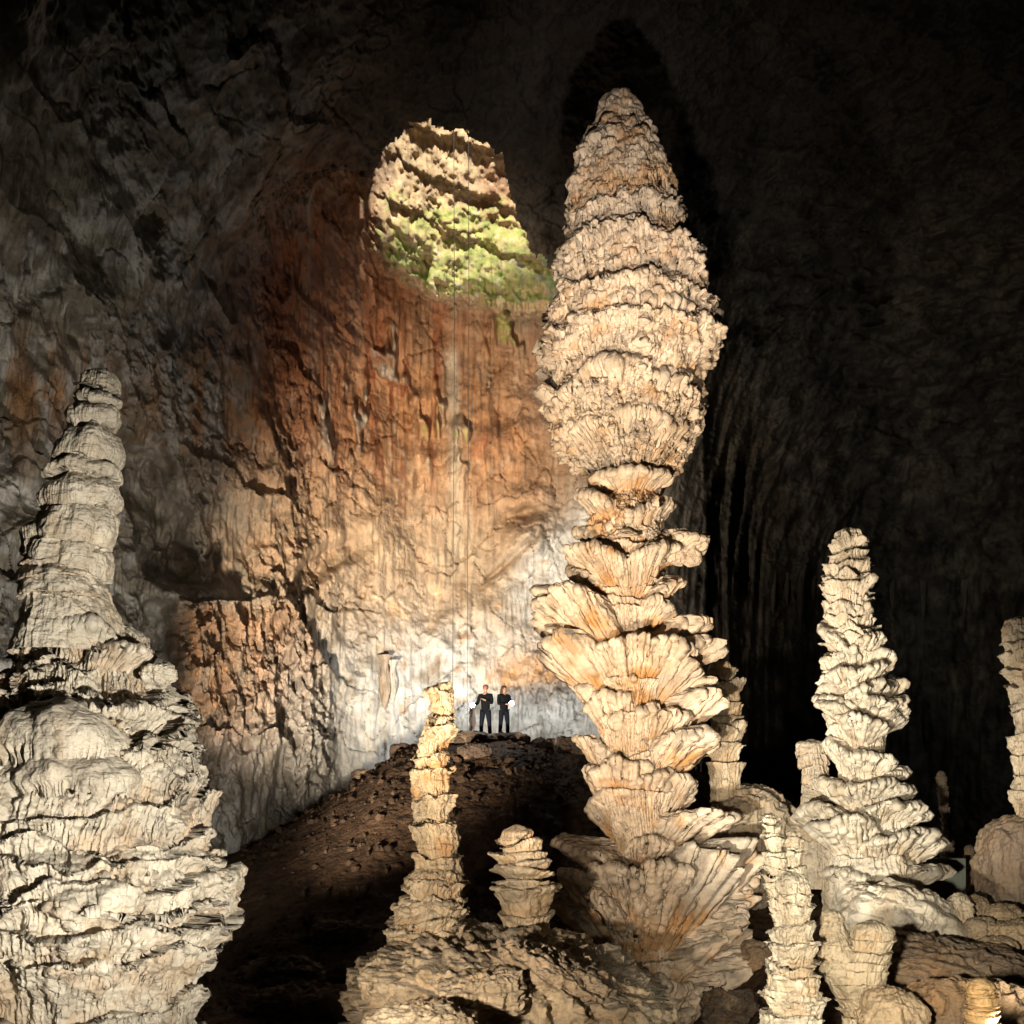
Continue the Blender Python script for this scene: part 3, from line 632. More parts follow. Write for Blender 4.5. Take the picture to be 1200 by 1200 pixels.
# ------------------------------------------------------------------ slender ringed stalagmite in the centre, and the stub beside it
def slender():
    Y = 15.0
    r = empty('stalagmite', P(497, 1180, Y), 'slender ringed stalagmite standing in front of the brown mound, left of the two people', 'stalagmite', 'stalagmites on the cave floor')
    prof = [(801, 506, 524), (804, 502, 528), (812, 498, 532), (822, 500, 531), (832, 500, 534), (845, 503, 537), (852, 496, 537), (862, 489, 534), (880, 483, 529), (900, 485, 528), (918, 484, 534), (928, 485, 536), (940, 483, 534), (955, 480, 530), (966, 482, 532), (976, 485, 538), (990, 484, 539), (1010, 488, 537), (1020, 486, 541)]
    lips = [814, 840, 852, 884, 898, 930, 960, 970, 1004]
    child('shaft', lathe(Y, prof + [(1060, 478, 540)], lips, 'cup', na=360, nz=760, depth=0.07, jit=0.09, flute=0.03, lump=0.09, lumpf=5, fine=0.03, tilt=0.10, big=0.12, vary=0.95, lobe=0.08, lobef=3, ragged=1.6, base=(0.55, 0.43, 0.275), stain=0.9, dust=0.6, seed=15.2), M_RING, r)
    prof = [(1012, 492, 536), (1022, 484, 541), (1040, 474, 545), (1055, 470, 547), (1075, 460, 549), (1095, 453, 547), (1110, 454, 542), (1140, 455, 538), (1168, 453, 536), (1230, 446, 545)]
    lips = [1026, 1040, 1056, 1070, 1086, 1100, 1118, 1140, 1165]
    child('foot', lathe(Y, prof, lips, 'cup', na=460, nz=460, depth=0.09, jit=0.10, flute=0.028, lump=0.07, lumpf=5.5, fine=0.03, tilt=0.1, big=0.09, lobe=0.08, lobef=2.5, ragged=1.5, base=(0.60, 0.49, 0.34), stain=0.4, dust=0.5, seed=17.2), M_CALC, r)
    for i, (az, hf, ro, ri, r1, r0, ax) in enumerate([(-70, 50, 1090, 1062, 44, 34, 505), (10, 60, 1082, 1056, 44, 34, 508), (60, 40, 1100, 1066, 44, 34, 506), (-50, 50, 1130, 1088, 52, 38, 502), (30, 50, 1160, 1108, 44, 36, 500), (-20, 60, 1060, 1030, 38, 28, 510)]):
        child('flared_plate', plate(Y, ax, az, hf, ro, ri, r1, r0, flute=0.025, seed=90 + i, base=(0.60, 0.49, 0.34), stain=0.4, na=120, nt=60, thick=0.06), M_CALC, r)
    o = empty('stalagmite', P(548, 1140, 14.7), 'knee high pale knob hugging the foot of the slender ringed stalagmite', 'stalagmite', 'stalagmites on the cave floor')
    child('shaft', lathe(14.7, [(1092, 540, 556), (1104, 537, 562), (1120, 541, 566), (1142, 545, 570), (1180, 545, 575)], [1106, 1118, 1130], 'skirt', na=160, nz=160, depth=0.03, jit=0.04, flute=0.01, lump=0.02, lumpf=8, base=TAN, stain=0.3, seed=19), M_RING, o)
    Y = 16.0
    r = empty('stalagmite', P(612, 1110, Y), 'squat stub of stacked stone caps between the slender ringed stalagmite and the tallest one', 'stalagmite', 'stalagmites on the cave floor')
    B = (0.56, 0.46, 0.32)
    child('shaft', lathe(Y, [(966, 596, 616), (974, 588, 626), (985, 582, 633), (996, 590, 634), (1003, 584, 640), (1012, 576, 647), (1022, 578, 647), (1030, 586, 640), (1037, 578, 652), (1046, 580, 650), (1060, 584, 648), (1080, 589, 644), (1098, 586, 646), (1150, 580, 655)], [980, 992, 1004, 1018, 1032, 1040, 1080], 'cup', na=380, nz=420, depth=0.12, jit=0.08, flute=0.02, lump=0.04, lumpf=5, fine=0.02, tilt=0.35, big=0.06, base=B, stain=0.3, dust=0.6, seed=23), M_CALC, r)
    for i, (az, hf, ro, ri, r1, r0, ax) in enumerate([(70, 60, 1005, 984, 26, 16, 607), (-70, 60, 1020, 1000, 34, 20, 608), (40, 60, 1030, 1008, 36, 22, 610), (-40, 50, 1038, 1014, 32, 22, 610), (60, 60, 1066, 1038, 42, 30, 614), (-60, 60, 1062, 1040, 36, 26, 614)]):
        child('flared_plate', plate(Y, ax, az, hf, ro, ri, r1, r0, flute=0.02, seed=120 + i, base=B, stain=0.3, dust=0.9, na=110, nt=54, thick=0.05), M_CALC, r)
slender()

# ------------------------------------------------------------------ right hand group
def right_group():
    Y = 20.0; WB = (0.62, 0.55, 0.43)
    r = empty('stalagmite', P(1010, 1060, Y), 'tall white stalagmite on the right whose plates stick out like a pine cone', 'stalagmite', 'stalagmites on the cave floor')
    prof = [(620, 984, 1000), (625, 978, 1005), (636, 975, 1011), (655, 973, 1011), (668, 967, 1021), (685, 965, 1023), (700, 968, 1017), (715, 970, 1021), (740, 970, 1025), (752, 970, 1032), (770, 974, 1034), (800, 972, 1040), (830, 972, 1044), (850, 974, 1040), (870, 979, 1038), (895, 986, 1040), (920, 980, 1046), (950, 980, 1052), (1000, 975, 1062), (1050, 965, 1080), (1110, 960, 1090)]
    lips = [634, 648, 662, 674, 688, 702, 714, 726, 740, 752, 766, 782, 800, 820, 845, 880, 920, 960, 1000]
    child('trunk', lathe(Y, prof, lips, 'cup', na=420, nz=900, depth=0.11, jit=0.09, flute=0.05, lump=0.05, lumpf=4.6, fine=0.035, tilt=0.06, big=0.10, lobe=0.10, lobef=2.5, ragged=1.5, base=WB, stain=0.18, dust=0.6, seed=31), M_CALC, r)
    i = 0
    for rim, ax, rad, n in ((690, 994, 29, 4), (722, 996, 28, 4), (752, 1002, 38, 5), (766, 1003, 38, 5), (784, 1004, 40, 5), (802, 1006, 46, 6), (816, 1007, 48, 6), (832, 1008, 50, 6), (846, 1008, 46, 5)):
        for k in range(n):
            az = -100 + 200 * (k + 0.5 * rnd.random()) / (n - 0.5) + rnd.uniform(-8, 8)
            i += 1
            rr = rad * rnd.uniform(0.74, 1.16); ri = rim + rnd.uniform(-13, 13)
            child('flared_plate', plate(Y, ax, az, rnd.uniform(22, 34), ri + rnd.uniform(30, 44), ri, rr, rr * 0.55, tip=rnd.uniform(-0.45, 0.45), flute=0.05, seed=200 + i * 1.7, base=WB, stain=0.25, na=90, nt=50, thick=0.13), M_CALC, r)
    for (az, hf, ro, ri, r1, r0, ax) in [(-60, 40, 932, 876, 42, 24, 1008), (10, 50, 925, 890, 44, 28, 1010), (70, 40, 930, 905, 46, 28, 1012), (0, 60, 956, 920, 50, 34, 1010), (-70, 36, 965, 918, 58, 34, 1012), (60, 40, 962, 928, 54, 34, 1012),
                                         (30, 56, 985, 945, 62, 38, 1014), (-50, 44, 1030, 962, 76, 40, 1014), (-80, 30, 1010, 950, 74, 40, 1014), (75, 36, 990, 952, 62, 38, 1016), (18, 56, 1040, 978, 74, 44, 1024), (70, 36, 1040, 990, 74, 44, 1020), (60, 40, 1056, 1018, 82, 50, 1018), (-35, 40, 1055, 1020, 60, 40, 1010)]:
        i += 1
        child('flared_plate', plate(Y, ax, az, hf, ro, ri, r1, r0, tip=rnd.uniform(-0.3, 0.3), flute=0.075, seed=200 + i * 1.7, base=WB, stain=0.2, na=170, nt=80, thick=0.15, q=0.8), M_CALC, r)
    # companion
    o = empty('stalagmite', P(955, 1010, 20.6), 'blunt pillar leaning against the left side of the white pine cone stalagmite', 'stalagmite', 'stalagmites on the cave floor')
    child('shaft', lathe(20.6, [(866, 942, 958), (870, 935, 966), (885, 934, 970), (905, 938, 971), (930, 940, 974), (950, 936, 975), (980, 930, 980), (1040, 925, 985)], [882, 900, 918, 936, 955, 980], 'skirt', na=260, nz=380, depth=0.05, jit=0.06, flute=0.04, lump=0.05, lumpf=5, fine=0.03, tilt=0.2, base=(0.50, 0.42, 0.31), stain=0.3, seed=36), M_CALC, o)
    for i2, (az, hf, ro, ri, r1, r0, ax) in enumerate([(-50, 40, 985, 955, 30, 20, 958), (10, 40, 1000, 968, 32, 20, 958)]):
        child('flared_plate', plate(20.6, ax, az, hf, ro, ri, r1, r0, flute=0.03, seed=320 + i2, na=90, nt=50), M_CALC, o)
    # right edge stalagmite
    o = empty('stalagmite', P(1196, 960, 19.0), 'narrow stalagmite cut by the right picture edge, standing on a dark boulder', 'stalagmite', 'stalagmites on the cave floor')
    child('shaft', lathe(19.0, [(722, 1188, 1198), (726, 1182, 1204), (734, 1176, 1209), (748, 1174, 1212), (775, 1174, 1215), (792, 1174, 1217), (800, 1180, 1217), (830, 1184, 1219), (870, 1184, 1220), (900, 1188, 1220), (930, 1187, 1222), (950, 1192, 1222), (1000, 1186, 1228)],
                        [748, 770, 790, 800, 826, 838, 866, 880, 910, 926], 'cup', na=280, nz=520, depth=0.07, jit=0.08, flute=0.03, lump=0.08, lumpf=5, big=0.10, lobe=0.06, lobef=3, fine=0.02, tilt=0.15, base=(0.56, 0.46, 0.33), stain=0.4, seed=41), M_RING, o)
    # far slim one and its tiny neighbour
    o = empty('stalagmite', P(1108, 1020, 26.0), 'thin dim stalagmite rising behind the grey metal cabinet', 'stalagmite', 'stalagmites on the cave floor')
    child('shaft', lathe(26.0, [(903, 1099, 1106), (910, 1097, 1110), (935, 1099, 1112), (960, 1101, 1115), (1000, 1102, 1118), (1040, 1102, 1122)], list(range(912, 1030, 9)), 'cup', na=140, nz=360, depth=0.035, jit=0.04, flute=0.012, lump=0.02, lumpf=7, fine=0.015, tilt=0.2, base=(0.34, 0.27, 0.19), stain=0.4, seed=44), M_RING, o)
    o = empty('stalagmite', P(1137, 1040, 24.0), 'small dark rounded stump just right of the grey metal cabinet', 'stalagmite', 'stalagmites on the cave floor')
    child('shaft', lathe(24.0, [(990, 1133, 1140), (996, 1131, 1142), (1020, 1131, 1144), (1060, 1129, 1147)], [1004, 1018, 1030], 'cup', na=120, nz=160, depth=0.03, jit=0.03, flute=0.01, lump=0.02, base=(0.28, 0.22, 0.16), seed=46), M_RING, o)
    # twin columns in front
    B = (0.66, 0.58, 0.44)
    o = empty('stalagmite', P(930, 1230, 12.0), 'pale twin topped stack of thin stone discs in the right foreground', 'stalagmite', 'stalagmites on the cave floor')
    child('twin_top', lathe(12.0, [(952, 896, 910), (955, 893, 913), (975, 894, 915), (1000, 895, 918), (1040, 897, 922), (1085, 908, 930)], [960, 966, 977, 984, 998, 1004, 1019, 1028, 1036, 1052, 1061, 1077], 'cup', na=260, nz=420, depth=0.04, jit=0.06, flute=0.014, lump=0.045, lumpf=8, fine=0.018, tilt=0.06, big=0.06, lobe=0.03, lobef=5, base=B, stain=0.25, dust=0.5, seed=51), M_RING, o)
    child('twin_top', lathe(12.0, [(970, 922, 938), (974, 918, 941), (1000, 917, 943), (1030, 915, 947), (1060, 915, 950), (1090, 912, 953)], [982, 994, 1001, 1016, 1027, 1034, 1052, 1060, 1079], 'cup', na=260, nz=400, depth=0.04, jit=0.06, flute=0.014, lump=0.045, lumpf=8, fine=0.018, tilt=0.06, big=0.06, lobe=0.03, lobef=5, base=B, stain=0.25, dust=0.5, seed=53), M_RING, o)
    child('foot', lathe(12.0, [(1020, 900, 945), (1060, 901, 949), (1082, 909, 952), (1100, 900, 955), (1118, 905, 957), (1130, 898, 957), (1150, 896, 962), (1170, 895, 965), (1200, 892, 965), (1250, 888, 968)], [1046, 1058, 1082, 1090, 1110, 1126, 1134, 1156, 1164, 1188, 1204], 'cup', na=380, nz=480, depth=0.06, jit=0.08, flute=0.03, lump=0.06, lumpf=6, fine=0.025, tilt=0.08, big=0.09, lobe=0.05, lobef=4, base=B, stain=0.5, dust=0.5, seed=55), M_RING, o)
    # forked cone
    B = (0.54, 0.44, 0.30)
    o = empty('stalagmite', P(1010, 1230, 13.0), 'buff forked stump tapering downward, right of the twin topped disc stack', 'stalagmite', 'stalagmites on the cave floor')
    child('fork', lathe(13.0, [(1065, 966, 986), (1069, 962, 990), (1090, 961, 992), (1110, 960, 1000), (1140, 962, 1010), (1180, 985, 1016)], [1080, 1098, 1106, 1128, 1146], 'skirt', na=260, nz=300, depth=0.03, jit=0.05, flute=0.015, lump=0.03, lumpf=7, base=B, stain=0.25, dust=0.4, seed=61), M_RING, o)
    child('fork', lathe(13.05, [(1077, 1006, 1030), (1081, 997, 1040), (1095, 994, 1044), (1110, 988, 1042), (1130, 978, 1036), (1150, 976, 1034), (1170, 982, 1034), (1200, 988, 1036), (1260, 985, 1045)], list(range(1095, 1200, 14)), 'cup', na=360, nz=400, depth=0.04, jit=0.07, flute=0.03, lump=0.04, lumpf=6, base=B, stain=0.3, dust=0.4, seed=63), M_CALC, o)
    # small orange one at the bottom right
    o = empty('stalagmite', P(1155, 1230, 11.5), 'short glossy amber ringed stalagmite at the bottom right corner', 'stalagmite', 'stalagmites on the cave floor')
    child('shaft', lathe(11.5, [(1147, 1146, 1160), (1151, 1138, 1167), (1165, 1136, 1170), (1185, 1135, 1172), (1240, 1132, 1176)], list(range(1156, 1235, 7)), 'cup', na=240, nz=240, depth=0.025, jit=0.03, flute=0.008, lump=0.015, lumpf=9, base=(0.56, 0.36, 0.16), stain=0.7, dust=0.3, seed=66), M_RING, o)
    # flowstone mass and pillar behind the giant
    o = empty('stalagmite', P(852, 930, 21.4), 'stubby fluted pillar half hidden behind the right side of the tallest stalagmite', 'stalagmite', 'stalagmites on the cave floor')
    child('shaft', lathe(21.4, [(775, 834, 852), (782, 830, 858), (800, 826, 864), (825, 826, 868), (845, 830, 866), (858, 828, 871), (875, 828, 870), (905, 832, 868), (940, 828, 874)], [790, 806, 822, 838, 856, 876, 896], 'cup', na=280, nz=360, depth=0.09, jit=0.08, flute=0.05, lump=0.06, lumpf=5, base=(0.54, 0.45, 0.32), stain=0.3, seed=71), M_CALC, o)
    for k, (az, hf, ro, ri, r1, r0) in enumerate([(-20, 40, 815, 782, 26, 14), (40, 40, 835, 800, 28, 14), (-30, 40, 850, 815, 30, 16), (50, 40, 885, 850, 27, 16), (-10, 50, 890, 855, 28, 18)]):
        child('flared_plate', plate(21.4, 848, az, hf, ro, ri, r1, r0, flute=0.03, seed=400 + k, base=(0.54, 0.45, 0.32), na=80, nt=44), M_CALC, o)
right_group()

# ------------------------------------------------------------------ rocks
def rocks():
    def rock(label, px, py, Y, rx, ry, rz, seed, mat=M_ROCK, name='boulder', grp='rocks on the cave floor', **k):
        x, y, z = P(px, py, Y)
        if 'hollow left' in label or 'tucked' in label: z = float(ground_h(np.array(x), np.array(y), False)) + 0.1 * rz
        if 'mound' in grp: z = float(ground_h(np.array(x), np.array(y), False)) + (-0.25 if 'crest' in label else 0.1) * rz
        o = link(name, boulder(x, y, z, rx, ry, rz, seed, **k), mat)
        tag(o, label, 'rock', grp); return o
    rock('layered cream and grey rock shelf across the bottom under the slender stalagmite', 600, 1180, 14.6, 2.0, 1.8, 0.76, 3.3, name='rock_shelf', rough=0.26, strata=0.15, sq=3.4, base=(0.54, 0.43, 0.29), dust=0.7, n=(340, 620), fine=0.06, tilt=(0.10, 0.12, 0.0), flutes=0.09)
    rock('pale lip of rock jutting at the bottom edge below the slender stalagmite', 492, 1212, 11.4, 0.62, 0.5, 0.30, 6.1, name='rock_shelf', rough=0.22, strata=0.08, base=(0.54, 0.44, 0.30), dust=0.4, n=(160, 240), fine=0.04, flutes=0.03)
    rock('tilted grey topped slab lying behind the foot of the slender stalagmite', 585, 1112, 15.6, 0.75, 0.6, 0.20, 4.3, name='flat_rock', rough=0.3, strata=0.16, sq=3.2, base=(0.50, 0.40, 0.27), dust=0.8, n=(170, 260), fine=0.05, tilt=(0.2, 0.25, 0.2), flutes=0.06)
    rock('broken layered slab sloping down right, in front of the tallest stalagmite', 655, 1148, 13.6, 0.80, 0.6, 0.26, 5.7, name='flat_rock', rough=0.32, strata=0.18, sq=3.2, base=(0.50, 0.39, 0.26), dust=0.8, n=(190, 300), fine=0.05, tilt=(0.1, 0.42, 0.1), flutes=0.07)
    rock('cream rock step at the right of the foot of the slender stalagmite', 562, 1166, 12.8, 0.48, 0.4, 0.24, 7.9, name='flat_rock', rough=0.32, strata=0.16, sq=3.2, base=(0.56, 0.45, 0.31), dust=0.5, n=(150, 220), fine=0.05, tilt=(0.1, -0.2, 0), flutes=0.07)
    rock('grey streaked rock slope at the foot of the tallest stalagmite', 648, 1186, 16.8, 1.15, 1.2, 0.70, 9.2, name='rock_shelf', rough=0.26, strata=0.15, sq=3.2, base=(0.42, 0.33, 0.215), dust=0.85, n=(260, 420), fine=0.05, tilt=(0.1, 0.42, 0), flutes=0.09)
    rock('grey furrowed flowstone hump between the tallest stalagmite and the twin disc stack', 880, 990, 21.6, 0.80, 0.9, 1.15, 12.1, M_CALC, 'flowstone', rough=0.2, base=(0.40, 0.32, 0.22), dust=0.8, n=(220, 300), fine=0.05, flutes=0.10, stain=0.4)
    rock('shingled white flowstone mound at the foot of the pine cone stalagmite', 1060, 1080, 17.6, 0.98, 0.7, 0.50, 15.4, M_CALC, 'flowstone', rough=0.14, base=(0.60, 0.53, 0.41), dust=0.35, n=(240, 340), shingle=0.22, stain=0.05, fine=0.02, tilt=(0, 0.28, 0))
    rock('stubby white rock post at the right end of the shingled mound', 1122, 1078, 17.5, 0.20, 0.2, 0.42, 18.4, M_CALC, 'flowstone', rough=0.25, base=(0.60, 0.51, 0.37), dust=0.35, n=(110, 150), flutes=0.05)
    rock('dark brown boulder carrying the narrow stalagmite at the right edge', 1196, 1020, 19.2, 0.66, 0.7, 0.98, 21.7, M_CALC, 'boulder', rough=0.16, base=(0.22, 0.16, 0.11), dust=0.3, n=(180, 240), flutes=0.05)
    rock('broad dark rock shelf with a shadowed hollow below it, bottom right', 1095, 1138, 15.6, 1.55, 1.2, 0.42, 24.7, name='rock_shelf', rough=0.2, strata=0.08, base=(0.24, 0.165, 0.105), dust=0.3, n=(220, 360), fine=0.03, tilt=(0.05, 0.10, 0))
    rock('smooth tan rock hump beside the forked stump at the bottom', 1045, 1196, 12.6, 0.36, 0.4, 0.36, 27.7, M_CALC, 'boulder', rough=0.22, base=(0.42, 0.31, 0.19), dust=0.2, n=(130, 190), flutes=0.03)
    rock('brown rock rib behind the amber stalagmite at the bottom right', 1130, 1185, 13.2, 0.72, 0.4, 0.36, 29.7, M_ROCK, 'boulder', rough=0.3, base=(0.27, 0.18, 0.105), dust=0.2, n=(150, 220), flutes=0.06)
    rock('dark rock in the hollow left of the twin disc stack', 862, 1140, 18.6, 0.55, 0.5, 0.36, 31.7, M_ROCK, 'boulder', strata=0.1, sq=3.5, rough=0.45, base=(0.10, 0.065, 0.04), n=(110, 160))
    rock('brown rock tucked under the big cup, right of the tallest stalagmite', 892, 1066, 19.6, 0.34, 0.4, 0.26, 33.1, M_ROCK, 'boulder', strata=0.1, sq=3.5, rough=0.4, base=(0.33, 0.23, 0.14), n=(90, 130))
    pos = [(1150, 1090, 17.0, .22, .17, 'knobbly tan rock next to the white rock post'), (1176, 1074, 17.6, .27, .18, 'upper rounded tan rock at the right edge below the dark boulder'),
           (1192, 1098, 16.8, .34, .24, 'lower rounded tan rock cut by the right picture edge'), (1168, 1112, 16.4, .26, .17, 'flattish tan rock below the knobbly rocks at right'), (1140, 1062, 18.0, .2, .16, 'small tan rock under the grey cabinet')]
    for k, (px, py, Y, a, b, lab) in enumerate(pos):
        rock(lab, px, py, Y, a, a, b, 41 + k * 2.3, M_CALC, rough=0.28, base=(0.44, 0.325, 0.20), dust=0.4, n=(110, 150), flutes=0.02)
    crest = [(428, 878, 35.6, .42, .26, 'brown boulder furthest left on the mound crest'), (555, 878, 35.2, .75, .30, 'long dark boulder on the crest under the two people'), (598, 874, 35.4, .62, .20, 'flat dark boulder on the crest right under the two people'),
             (641, 874, 35.2, .52, .34, 'rounded dark boulder on the crest right of the two people'), (664, 872, 34.6, .40, .55, 'tall dark boulder on the crest beside the tallest stalagmite'), (684, 888, 34.0, .34, .34, 'low dark boulder on the crest peeking out behind the tallest stalagmite'),
             (470, 880, 35.6, .34, .26, 'brown boulder on the crest left of the slender stalagmite'), (556, 918, 33.0, .48, .28, 'grey brown boulder on the mound just right of the slender stalagmite')]
    for k, (px, py, Y, a, b, lab) in enumerate(crest):
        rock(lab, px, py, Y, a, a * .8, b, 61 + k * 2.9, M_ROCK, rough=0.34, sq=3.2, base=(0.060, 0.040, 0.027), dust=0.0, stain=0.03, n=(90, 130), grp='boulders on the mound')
    low = [(400, 1062, 23, .6, .26, 'brown slab in the shadow left of the slender stalagmite'), (330, 1100, 20.5, .8, .34, 'wide dark slab beside the massive left stalagmite'), (420, 1120, 19.5, .5, .3, 'dark boulder left of the foot of the slender stalagmite'),
           (360, 1175, 17, .85, .34, 'low dark slab at the bottom between the left and slender stalagmites'), (560, 1052, 21.5, .55, .25, 'brown boulder between the slender stalagmite and the stub')]
    for k, (px, py, Y, a, b, lab) in enumerate(low):
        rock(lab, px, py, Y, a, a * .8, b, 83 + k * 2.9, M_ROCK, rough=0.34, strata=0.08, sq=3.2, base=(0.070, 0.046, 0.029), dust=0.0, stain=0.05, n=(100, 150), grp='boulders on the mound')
rocks()

def rubble():
    ico = []
    ph = (1 + 5 ** 0.5) / 2
    V = np.array([(-1, ph, 0), (1, ph, 0), (-1, -ph, 0), (1, -ph, 0), (0, -1, ph), (0, 1, ph), (0, -1, -ph), (0, 1, -ph), (ph, 0, -1), (ph, 0, 1), (-ph, 0, -1), (-ph, 0, 1)], np.float32) / 1.9
    Fc = np.array([(0, 11, 5), (0, 5, 1), (0, 1, 7), (0, 7, 10), (0, 10, 11), (1, 5, 9), (5, 11, 4), (11, 10, 2), (10, 7, 6), (7, 1, 8), (3, 9, 4), (3, 4, 2), (3, 2, 6), (3, 6, 8), (3, 8, 9), (4, 9, 5), (2, 4, 11), (6, 2, 10), (8, 6, 7), (9, 8, 1)], np.int32)
    g = np.random.RandomState(5); n = 8000
    x = g.uniform(-12, 9, n); y = 14 + 23 * g.rand(n) ** 0.8; s = 0.018 + 0.12 * g.rand(n) ** 7
    z = ground_h(x, y) + s * 0.2
    vv = V[None] * (1 + g.normal(0, 0.18, (n, 12, 3))) * s[:, None, None] * g.uniform(0.6, 1.3, (n, 1, 3)) + np.stack([x, y, z], -1)[:, None]
    f = (Fc[None] + 12 * np.arange(n)[:, None, None]).reshape(-1, 3)
    c = np.repeat(np.array((0.046, 0.029, 0.018))[None] * g.uniform(0.6, 1.5, (n, 1)), 12, 0)
    o = link('rubble', make_mesh('rubble', vv.reshape(-1, 3), f, c, vv.reshape(-1, 3), smooth=False), M_SOIL)
    structure(o, 'stuff')
    tag(o, 'brown stony rubble strewn over the mound', 'rubble')
rubble()

# ------------------------------------------------------------------ stalactites on the far walls
def wall_hit(px, py):
    yy = np.maximum(shell[..., 1], 1)
    d = (600 + F * shell[..., 0] / yy - px) ** 2 + (HOR - F * shell[..., 2] / yy - py) ** 2 + np.where(shell[..., 1] < 18, 1e6, 0)
    i = np.unravel_index(np.argmin(d), d.shape); return shell[i]
def stalactite(px, top, bot, wpx, label, seed, base):
    h = wall_hit(px, (top + bot) / 2); Y = float(h[1]) - 0.3; s = Y / F; na, nz = 60, 90
    th = np.linspace(0, 2 * np.pi, na, endpoint=False); v = np.linspace(0, 1, nz); T, Vv = np.meshgrid(th, v)
    rr = wpx * s * 0.55 * (0.25 + 0.75 * np.exp(-4 * Vv) + 0.30 * np.sin(np.pi * Vv)) * np.clip((1 - Vv) * 3, 0, 1) ** 0.7 if wpx < 9.5 and px > 700 else wpx * s * 0.5 * (0.5 + 0.9 * np.exp(-9 * Vv) + 0.35 * np.sin(np.pi * Vv ** 1.5) + 0.22 * np.sin(T * 2 + Vv * 9)) * np.clip((1 - Vv) * 6, 0, 1) ** 0.5
    z = (HOR - top) * s - Vv * (bot - top) * s
    q = st(np.sin(T) * 2, np.cos(T) * 2, z * 0.5) + seed
    rr = rr * (1 + 0.35 * fbm(q, 3, ridge=True)) + 0.002
    p = st((px - 600) * s + np.sin(T) * rr, Y - np.cos(T) * rr, z)
    c = np.broadcast_to(np.array(base, np.float32), p.shape)
    o = link('stalactite', make_mesh('stalactite', p, grid_quads(nz, na, True), c, p), M_CALC)
    tag(o, label, 'stalactite', 'stalactites on the far wall')
    return o
stalactite(451, 768, 832, 11, 'thick brown stalactite on the pale wall left of the slender stalagmite', 1, (0.33, 0.26, 0.19))
stalactite(460, 774, 824, 9, 'whiter stalactite right beside the thick brown one on the pale wall', 2, (0.46, 0.42, 0.35))
stalactite(555, 828, 860, 4, 'thin brown stalactite just left of the two people', 3, (0.2, 0.14, 0.1))
for k, (px, top, bot, wd, lab) in enumerate([(906, 668, 722, 8, 'leftmost of the dim stalactites on the dark wall right of the tallest stalagmite'), (922, 672, 712, 6, 'short slim dim stalactite, second from the left on the dark right wall'),
                                             (938, 670, 738, 9, 'longest dim stalactite on the dark wall, left of the pine cone stalagmite'), (953, 676, 706, 6, 'shortest dim stalactite, nearest the pine cone stalagmite on its left'),
                                             (1046, 672, 716, 8, 'dim stalactite on the dark wall just right of the pine cone stalagmite'), (1082, 676, 730, 8, 'dim stalactite midway between the pine cone stalagmite and the right edge'), (1130, 680, 722, 7, 'dim stalactite nearest the right picture edge')]):
    stalactite(px, top, bot, wd, lab, 5 + k, (0.06, 0.048, 0.036))

# ------------------------------------------------------------------ ropes down the shaft
M_ROPE = plain('rope_fibre', (0.10, 0.09, 0.08), 0.9)
def rope(px, top, bot, Y, label):
    n = 60; k = 8; s = Y / F
    v = np.linspace(0, 1, n); T, V = np.meshgrid(np.linspace(0, 2 * np.pi, k, endpoint=False), v)
    x = (px - 600) * s + 0.03 * np.sin(V * 5); z = (HOR - top) * s + (top - bot) * s * V
    rr = 0.011
    p = st(x + rr * np.cos(T), Y + rr * np.sin(T), z)
    o = link('caving_rope', make_mesh('caving_rope', p, grid_quads(n, k, True)), M_ROPE)
    tag(o, label, 'rope', 'ropes hanging down the shaft')
rope(531.5, 120, 850, 40.4, 'left one of two thin ropes hanging down the shaft, ending behind the slender stalagmite')
rope(548.5, 120, 858, 40.0, 'right one of two thin ropes hanging down the shaft, nearer the two people')

# ------------------------------------------------------------------ metal cabinet
def cabinet():
    Y = 22.0; x0, y0, z0 = P(1082, 1046, Y); x1, _, z1 = P(1132, 1006, Y)
    M = plain('painted_steel', (0.30, 0.33, 0.28), 0.5, 0.2, 6); MD = plain('screw_steel', (0.7, 0.68, 0.6), 0.3, 0.9)
    r = empty('metal_cabinet', ((x0 + x1) / 2, Y, z0), 'low grey green metal cabinet behind the pine cone stalagmite', 'cabinet')
    def box(name, a, b, mat, bev=0.008):
        import bmesh
        bm = bmesh.new(); bmesh.ops.create_cube(bm, size=1)
        for v in bm.verts: v.co = Vector(((a[i] + b[i]) / 2 + v.co[i] * (b[i] - a[i]) for i in range(3)))
        bmesh.ops.bevel(bm, geom=bm.edges[:], offset=bev, segments=2, affect='EDGES')
        me = bpy.data.meshes.new(name); bm.to_mesh(me); bm.free()
        return child(name, me, mat, r)
    box('body', (x0, Y, z0), (x1, Y + 0.35, z1), M)
    xm = x0 + (x1 - x0) * 0.44
    box('door', (x0 + 0.012, Y - 0.02, z0 + 0.012), (xm - 0.006, Y - 0.002, z1 - 0.012), M, 0.004)
    box('door', (xm + 0.006, Y - 0.02, z0 + 0.012), (x1 - 0.012, Y - 0.002, z1 - 0.012), M, 0.004)
    for (u, v) in ((0.85, 0.7), (0.86, 0.62), (0.6, 0.95)):
        cx, cz = x0 + (x1 - x0) * u, z0 + (z1 - z0) * v
        box('screw', (cx - 0.012, Y - 0.028, cz - 0.012), (cx + 0.012, Y - 0.0195, cz + 0.012), MD, 0.003)
cabinet()

